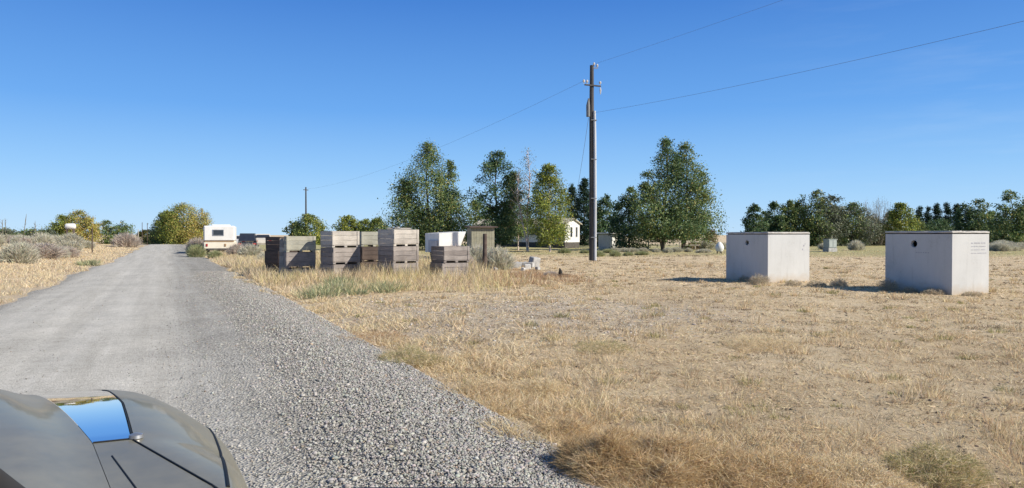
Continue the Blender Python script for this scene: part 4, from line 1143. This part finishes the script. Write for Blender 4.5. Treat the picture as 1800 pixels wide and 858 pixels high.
for x in (-.3, .3): MB().box((x, 0, (zc - .25) / 2), (.08, .5, zc - .25)).build('leg', DK, root)
for px, d, top, lab in ((162, 62, 399, 'short dark fence post sticking out of the bank sage'), (243, 96, 403, 'pale fence post beside the hedge at the end of the road'), (250, 118, 391, 'thin dark post above the hedge at the end of the road'), (259, 120, 392, 'second thin dark post above the hedge at the end of the road')):
    c = at(px, d); z0 = gz(*c); H = zat(top, d) - z0
    tag(MB().tube([(0, 0, -.2), (0, 0, H * .5), (.01, 0, H)], [.055, .05, .045], 8).build('fence_post', W1 if px == 243 else DK, smooth=True, loc=(c[0], c[1], z0)), lab, 'post', 'fence posts across the road')
# rail fence under the twin trunk tree
c = at(1140, 79); z0 = gz(*c)
root = thing('rail_fence', 'low grey rail fence running under the twin trunk tree', 'fence', (c[0], c[1], z0), R(2))
for k in range(5): MB().box((k * 1.7, 0, .42), (.1, .1, .95), ch=.01).build('post', W1, root)
for z in (.45, .78): MB().box((3.4, -.07, z), (7.0, .035, .1), ch=.006).build('rail', W1, root)

# ------------------------------------------------------------------ utility poles and wires
PB = at(1041, 47); pz = gz(*PB)
POLE = worn('pole_wood', (.082, .076, .072), (.032, .029, .028), .85, 3, (1, 1, .12))
PVC = worn('grey_conduit', (.50, .51, .53), (.34, .35, .37), .5, 3, (1, 1, .15))
CER = worn('insulator', (.55, .53, .5), (.42, .40, .38), .3, 4, bump_s=0)
STEEL = worn('galvanised', (.42, .43, .44), (.3, .31, .32), .5, 5, metal=.5, bump_s=0)
root = thing('utility_pole', 'tall dark wooden utility pole with a grey conduit up its sunlit side', 'utility pole', (PB[0], PB[1], pz), 0)
Hp = zat(116, 47) - pz
MB().tube([(0, 0, -.3), (0, 0, 2), (-.03, 0, 6), (-.05, 0, 10), (-.04, 0, Hp)], [.20, .19, .17, .145, .125], 14).build('pole', POLE, root, smooth=True)
MB().tube([(.17, -.15, -.1), (.17, -.15, 4), (.15, -.13, 8), (.12, -.12, zat(196, 47) - pz)], [.095, .095, .09, .085], 12).build('conduit', PVC, root, smooth=True)
for z in (1.5, 4, 6.5, 9):
    MB().box((.08, -.06, z), (.38, .40, .04), ch=.01).build('strap', STEEL, root)
za = zat(152, 47) - pz
MB().box((0, -.17, za), (1.2, .09, .09), rz=.45, ch=.01).build('crossarm', POLE, root)
for s in (-.66, -.42, .56):
    q = MB().tube([(s * .9, -.17 + s * .43, za + .04), (s * .9, -.17 + s * .43, za + .16)], .02, 6)
    q.lathe((s * .9, -.17 + s * .43, za + .14), [(.03, 0), (.075, .02), (.06, .06), (.085, .09), (.06, .15), (.02, .18)], 10); q.build('insulator', CER, root, smooth=True)
for s, zz_ in ((.10, Hp - .02), (.30, Hp - .12)):
    MB().lathe((s, -.05, zz_), [(.03, 0), (.07, .03), (.055, .07), (.08, .1), (.05, .17), (.02, .2)], 10).build('insulator', CER, root, smooth=True)
MB().box((.17, -.05, Hp - .18), (.36, .06, .06)).build('bracket', STEEL, root)
MB().tube([(-.27, -.05, zat(206, 47) - pz), (-.28, -.05, zat(186, 47) - pz), (-.24, -.05, zat(174, 47) - pz)], [.13, .13, .05], 10).build('transformer', worn('transformer_grey', (.20, .21, .21), (.13, .13, .14), .5), root, smooth=True)
MB().tube([(.5, -.1, za - .12), (.5, -.1, za - .3), (.5, -.1, za - .55)], [.03, .06, .025], 8).build('fuse_cutout', CER, root, smooth=True)
BLACKW = worn('wire_black', (.14, .14, .15), (.10, .10, .11), .6, bump_s=0)
def wire(label, a, b_, sag, r_=.012, name='overhead_wire'):
    a, b_ = Vector(a), Vector(b_); pts = []
    for k in range(25):
        t = k / 24; p = a.lerp(b_, t); p.z -= sag * 4 * t * (1 - t); pts.append(p)
    tag(MB().tube(pts, r_, 6).build(name, BLACKW, smooth=True), label, 'wire', 'overhead wires')
px_, py_ = PB
topz = pz + Hp
P3 = (px_ + 26.5, py_ - 52.5)      # the next pole of the line, behind the viewer
wire('upper thin wire running from the pole top out over the field', (px_ + .15, py_, topz + .1), (P3[0], P3[1], topz + .3), .5, .005)
wire('lower thicker wire running from below the crossarm out over the field', (px_ + .15, py_ - .1, zat(199, 47)), (P3[0], P3[1], zat(199, 47) + .2), .9, .0062)
FB = at(538, 129); fz = gz(*FB)
wire('thin wire from the crossarm to the distant pole across the trees', (px_ - .6, py_, pz + za + .3), (FB[0], FB[1], zat(333, 129)), 1.2, .006)
c = at(995, 88)
wire('service wire dropping steeply from the pole to the white gable', (px_ - .25, py_, zat(208, 47)), (c[0] + .6, c[1] + .6, 3.4), .7, .011)
root = thing('utility_pole', 'distant thin bare pole rising behind the first bin stacks', 'utility pole', (FB[0], FB[1], fz))
Hf = zat(329, 129) - fz
MB().tube([(0, 0, -.3), (0, 0, Hf * .5), (0, 0, Hf)], [.17, .15, .12], 10).build('pole', POLE, root, smooth=True)
MB().box((0, 0, Hf - .5), (1.3, .1, .12), rz=1.2).build('crossarm', POLE, root)

# ------------------------------------------------------------------ camper and parked cars
RZ_ROAD = math.atan2(.423, .906)
def wheel(parent, c, r_, w, name='wheel'):
    M0 = Matrix.Translation(c) @ Matrix.Rotation(R(90), 4, 'Y')
    ty = MB(); pts = [M0 @ Vector((0, 0, z)) for z in (-w / 2, -w / 2 + .03, w / 2 - .03, w / 2)]
    ty.tube(pts, [r_ * .93, r_, r_, r_ * .93], 20); o = ty.build(name, RUBBER, parent, smooth=True)
    s = 1 if c[0] > 0 else -1
    MB().tube([M0 @ Vector((0, 0, s * (w / 2 - .01))), M0 @ Vector((0, 0, s * (w / 2 + .012)))], [r_ * .62, r_ * .58], 16).build('rim', CHROME, o)

c = at(385.5, 60); z0 = gz(*c)
root = thing('camper_trailer', 'white and cream camper with one dark rear window by the roadside', 'camper', (c[0], c[1], z0), RZ_ROAD - .10)
zb = zat(437, 60) - z0; zt = zat(397, 60) - z0; zs = zat(424, 60) - z0; hw = 1.2; Lc = 5.2
MB().box((0, Lc / 2, (zs + zt) / 2), (2 * hw, Lc, zt - zs), ch=.09).build('upper_body', WHITE, root)
MB().box((0, Lc / 2, (zb + zs) / 2 - .03), (2 * hw - .01, Lc - .02, zs - zb - .0), ch=.05).build('lower_body', CREAM, root)
MB().box((0, -.006, zs - .01), (2 * hw - .16, .02, .09)).box((-hw, Lc / 2, zs - .01), (.02, Lc - .2, .09)).build('stripe', AMBER, root)
window(root, (-.08, -.015, zat(409, 60) - z0), .86, .5, 'x', CHROME)
window(root, (-hw - .01, 1.6, zat(409, 60) - z0), 1.1, .5, 'y', CHROME)
MB().box((.1, 1.6, zt + .05), (1.4, 2.6, .12), ch=.04).build('roof_box', WHITE, root)
for x in (-.95, .45): MB().box((x, -.015, zat(431, 60) - z0), (.14, .04, .22), ch=.01).build('tail_light', RED if x < 0 else AMBER, root)
MB().box((.05, -.05, zb - .08), (1.9, .12, .14), ch=.03).build('bumper', SKIRT, root)
MB().box((.1, .1, zb - .25), (.6, .1, .25)).build('hitch', SKIRT, root)
for x in (-1.0, 1.0):
    for yy in (2.2, 3.1): wheel(root, (x, yy, .36), .36, .2)

def car(label, px, d, paint, kind='sedan', rz=None, lz=0, name='parked_car'):
    c = at(px, d); z0 = gz(*c) + lz
    root = thing(name, label, 'car', (c[0], c[1], z0), rz if rz is not None else RZ_ROAD, 'parked cars by the lane')
    hw = .88
    low_ = [(-2.15, .35), (2.1, .35), (2.2, .55), (2.15, .8), (1.1, .95), (-1.6, .98), (-2.2, .9), (-2.25, .55)]
    if kind == 'sedan': cab = [(-1.75, .97), (.85, .95), (.15, 1.42), (-1.1, 1.44)]
    else: cab = [(-2.1, 1.0), (.95, 1.0), (.35, 1.72), (-1.95, 1.76)]
    def shell(prof, h0, h1):
        mb = MB(); n = len(prof); zs = [p[1] for p in prof]; a_, b_ = min(zs), max(zs)
        vs = []
        for s in (-1, 1):
            for y, z in prof:
                w = h0 + (h1 - h0) * (z - a_) / (b_ - a_); vs.append((s * w, y, z))
        fs = [tuple(range(n)), tuple(range(2 * n - 1, n - 1, -1))] + [(k, n + k, n + (k + 1) % n, (k + 1) % n) for k in range(n)]
        return mb.add(vs, fs)
    shell(low_, hw, hw - .05).build('body', paint, root)
    shell(cab, hw - .06, hw - .22).build('cabin', paint, root)
    z1, z2 = cab[0][1] + .07, cab[2][1] - .07
    def lerp(p, q, z): t = (z - p[1]) / (q[1] - p[1]); return p[0] + (q[0] - p[0]) * t
    yf1, yf2 = lerp(cab[1], cab[2], z1), lerp(cab[1], cab[2], z2); yr1, yr2 = lerp(cab[0], cab[3], z1), lerp(cab[0], cab[3], z2)
    wl = hw - .2
    MB().add([(-wl, yf1 + .012, z1), (wl, yf1 + .012, z1), (wl - .1, yf2 + .012, z2), (-wl + .1, yf2 + .012, z2)], [(1, 0, 3, 2)]).build('windshield', GLASSD, root)
    MB().add([(-wl, yr1 - .012, z1), (wl, yr1 - .012, z1), (wl - .1, yr2 - .012, z2), (-wl + .1, yr2 - .012, z2)], [(0, 1, 2, 3)]).build('rear_window', GLASSD, root)
    for s in (-1, 1):
        def wx(z): return s * ((hw - .06) + (-.16) * (z - cab[0][1]) / (cab[2][1] - cab[0][1]) + .008)
        MB().add([(wx(z1), yr1 + .12, z1), (wx(z1), yf1 - .12, z1), (wx(z2), yf2 - .06, z2), (wx(z2), yr2 + .06, z2)], [(0, 1, 2, 3) if s > 0 else (3, 2, 1, 0)]).build('side_window', GLASSD, root)
        MB().box((s * .62, 2.19, .66), (.34, .06, .14), ch=.02).build('headlight', CHROME, root)
        MB().box((s * .66, -2.24, .74), (.3, .06, .16), ch=.02).build('tail_light', RED, root)
        for yy in (1.35, -1.35): wheel(root, (s * .8, yy, .32), .32, .2)
    return root
PDARK = worn('dark_car_paint', (.035, .04, .05), (.025, .028, .035), .3, 3, bump_s=0, spec=.5)
PPALE = worn('pale_car_paint', (.55, .52, .47), (.47, .44, .4), .4, 3, bump_s=0)
PGREY = worn('grey_car_paint', (.48, .49, .5), (.4, .41, .42), .4, 3, bump_s=0)
car('dark van with its rear window toward the road, next to the camper', 437, 72, PDARK, 'van', RZ_ROAD - .15)
car('pale beige sedan parked beyond the dark van', 462, 74, PPALE, 'sedan', RZ_ROAD - .1, .25)
car('light grey sedan tucked between camper and dark van', 417, 78, PGREY, 'sedan', RZ_ROAD - .1, .1)
sage('pinkish grey brush crowding the shaded side of the camper', 346, 0, 1.9, 'dead', d=66, h=1.9)

# ------------------------------------------------------------------ the car the picture is taken from
m, nt, b = nodes('car_metallic')
v = coord(nt)
nd = noise(nt, v, 9, 5, .7)
nt.links.new(ramp(nt, nd, [(.3, (.140, .132, .098)), (.7, (.205, .194, .150))]), b.inputs['Base Color'])
b.inputs['Metallic'].default_value = .0; b.inputs['Specular IOR Level'].default_value = .22
nt.links.new(ramp(nt, nd, [(.3, (.42, .42, .42)), (.7, (.55, .55, .55))]), b.inputs['Roughness'])
b.inputs['Coat Weight'].default_value = .28; b.inputs['Coat Roughness'].default_value = .06
PAINT = m
m, nt, b = nodes('car_gloss')
b.inputs['Base Color'].default_value = (.80, .82, .85, 1); b.inputs['Metallic'].default_value = 1.0; b.inputs['Roughness'].default_value = .025
GLOSS = m
SEAM = worn('seam_black', (.012, .012, .012), (.01, .01, .01), .6, bump_s=0)
TRIM = worn('black_trim', (.025, .025, .027), (.018, .018, .02), .45, bump_s=0, spec=.5)
CARR = thing('own_car', 'dusty grey car whose glossy bonnet corner reaches up from the bottom of the picture', 'car', (0, 0, 0), RZ_ROAD)
# local x = to the right, local y = forward; the camera looks out over (0, 0)
def l_seam(f): return np.interp(f, [1.2, 1.55, 2.0, 2.4, 2.6, 3.0], [.065, -.064, -.105, -.163, -.215, -.40])
def l_left(f): return np.interp(f, [1.2, 1.55, 2.65, 3.0], [-.075, -.133, -.39, -.47])
def l_edge(f): return np.interp(f, [1.2, 1.65, 1.9, 2.2, 2.4, 2.5, 2.58, 2.65, 2.72, 2.95], [.070, .098, .103, .060, .02, -.012, -.066, -.175, -.32, -1.0])
def hood_z(l, f):
    s_ = np.maximum(f - 1.6, 0)
    z = 1.262 - .02 * s_ - .075 * s_ ** 2 - 1.3 * np.maximum(f - 2.62, 0) ** 2
    u = np.maximum(l - l_seam(f), 0)
    z = z - .115 * (u / .22) ** 2 - 16 * np.maximum(l - l_edge(f), 0) ** 2
    v_ = l_left(f) - l
    z = z + .034 * sstep(0, .13, v_) - .02 * np.clip((v_ - .2) / .8, 0, 1) ** 2
    return z
def hood_sheet(name, mat, la_, lb_, f0, f1, nl, nf, dz=0.0):
    vs = []; fs = []
    for i in range(nf):
        f = f0 + (f1 - f0) * i / (nf - 1)
        for j in range(nl):
            t = j / (nl - 1); l = la_(f) + (lb_(f) - la_(f)) * t
            vs.append((float(l), float(f), float(hood_z(np.float64(l), np.float64(f))) + dz))
    for i in range(nf - 1):
        for j in range(nl - 1):
            k = i * nl + j; fs.append((k, k + 1, k + nl + 1, k + nl))
    return MB().add(vs, fs).build(name, mat, CARR, smooth=True)
hood_sheet('hood', PAINT, lambda f: -1.62, lambda f: min(l_left(f), l_edge(f) + .0), 1.12, 2.9, 90, 120)
hood_sheet('hood_reflection', GLOSS, lambda f: l_left(f) + .001, lambda f: max(l_seam(f) - .006, l_left(f) + .004), 1.56, 2.64, 24, 80)  # mirror patch cut to the outline of the sky reflection on the bonnet paint
hood_sheet('hood_edge', PAINT, lambda f: l_left(f) + .001, lambda f: max(l_seam(f) - .006, l_left(f) + .004), 1.06, 1.553, 14, 24)
hood_sheet('fender', PAINT, lambda f: l_seam(f), lambda f: max(l_edge(f) + .12, l_seam(f) + .01), .9, 2.80, 50, 110)
def seam(pts, r_, name='seam', mat=None):
    MB().tube([(l, f, float(hood_z(np.float64(l), np.float64(f))) + .0005) for l, f in pts], r_, 6).build(name, mat or SEAM, CARR, smooth=True)
seam([(float(l_seam(f)) - .003, f) for f in np.linspace(1.1, 2.48, 60)], .0016)
seam([(-.095 + .045 * t, 1.45 - .2 * t) for t in np.linspace(0, 1, 12)], .0014)
seam([(float(np.interp(f, [1.2, 1.6, 1.9, 2.08, 2.16], [.078, .090, .091, .085, .077])), f) for f in np.linspace(1.2, 2.1, 40)], .003, 'flare_seam')
seam([(-.133 + .062 * t, 1.557) for t in np.linspace(0, 1, 8)], .0018)
MB().lathe((-.062, 1.56, float(hood_z(np.float64(-.062), np.float64(1.56))) + .001), [(.013, 0), (.012, .006), (.004, .009), (.0, .009)], 12).build('washer_nozzle', CHROME, CARR, smooth=True)
# front, sides, wheels
def side_outline(f_front):
    out = [(-2.35, .55), (-2.3, 1.0), (-1.9, 1.08), (1.35, 1.10), (1.9, 1.03), (f_front - .12, .98), (f_front, .85), (f_front + .02, .42), (f_front - .15, .34)]
    for cx_ in (1.72, -1.35):
        for k in range(11):
            a = math.pi * k / 10; out.append((cx_ + .43 * math.cos(a), .36 + .43 * math.sin(a)))
    out.append((-2.2, .36))
    return out
def extrude_l(out, l0, l1):
    n = len(out)
    return MB().add([(l0, f, z) for f, z in out] + [(l1, f, z) for f, z in out], [tuple(range(n)), tuple(range(2 * n - 1, n - 1, -1))] + [(k, n + k, n + (k + 1) % n, (k + 1) % n) for k in range(n)])
extrude_l(side_outline(2.30), -1.70, .075).build('body', PAINT, CARR)
MB().box((-.86, 2.38, .62), (1.5, .5, .5), ch=.16).build('front_bumper', PAINT, CARR, smooth=True)
MB().box((-.86, 2.63, .70), (.9, .04, .22), ch=.015).build('grille', TRIM, CARR)
for l in (-1.45, -.27): MB().box((l, 2.5, .93), (.34, .3, .14), ch=.05).build('headlight', CHROME, CARR, smooth=True)
for l in (-1.58, -.02):
    for f in (1.72, -1.35): wheel(CARR, (l, f, .36), .36, .24)
# cabin
MB().box((-.95, 1.05, 1.23), (1.5, .2, .03), ch=.01).build('cowl', TRIM, CARR)
def quad_panel(name, pts, mat, th=.02):
    p = [Vector(q) for q in pts]; nr = (p[1] - p[0]).cross(p[2] - p[0]).normalized() * th
    MB().add([q for q in p] + [q - nr for q in p], [(0, 1, 2, 3), (7, 6, 5, 4), (0, 4, 5, 1), (1, 5, 6, 2), (2, 6, 7, 3), (3, 7, 4, 0)]).build(name, mat, CARR)
quad_panel('windshield', [(-.22, 1.10, 1.24), (-1.50, 1.10, 1.24), (-1.40, .50, 1.70), (-.33, .50, 1.70)], GLASSD)
for s in (0, 1):
    q = lambda l: l if s == 0 else -1.72 - l
    MB().tube([(q(-.17), 1.34, 1.17), (q(-.215), 1.14, 1.31), (q(-.25), .94, 1.44), (q(-.31), .52, 1.70)], [.032, .032, .032, .035], 8).build('pillar', TRIM, CARR, smooth=True)
    MB().add([(q(-.03), 1.1, 1.10), (q(-.03), -1.7, 1.10), (q(-.27), -1.4, 1.68), (q(-.27), .48, 1.68)], [(0, 1, 2, 3) if s == 0 else (3, 2, 1, 0)]).build('side_window', GLASSD, CARR)
MB().box((-.86, -.5, 1.71), (1.12, 2.0, .06), ch=.03).build('roof', PAINT, CARR, smooth=True)
quad_panel('rear_window', [(-1.50, -1.95, 1.12), (-.22, -1.95, 1.12), (-.33, -1.5, 1.70), (-1.40, -1.5, 1.70)], GLASSD)
mr = MB().box((.275, .775, 1.262), (.24, .09, .19), rz=-RZ_ROAD, ch=.03).build('door_mirror', TRIM, CARR, smooth=True)
MB().box((.12, .74, 1.19), (.16, .05, .06), ch=.015).build('mirror_arm', TRIM, mr)
MB().box((.255, .731, 1.252), (.19, .006, .13), rz=-RZ_ROAD).build('mirror_glass', GLOSS, mr)
MB().box((.078, .1, .96), (.02, .2, .035), ch=.008).build('door_handle', CHROME, CARR)
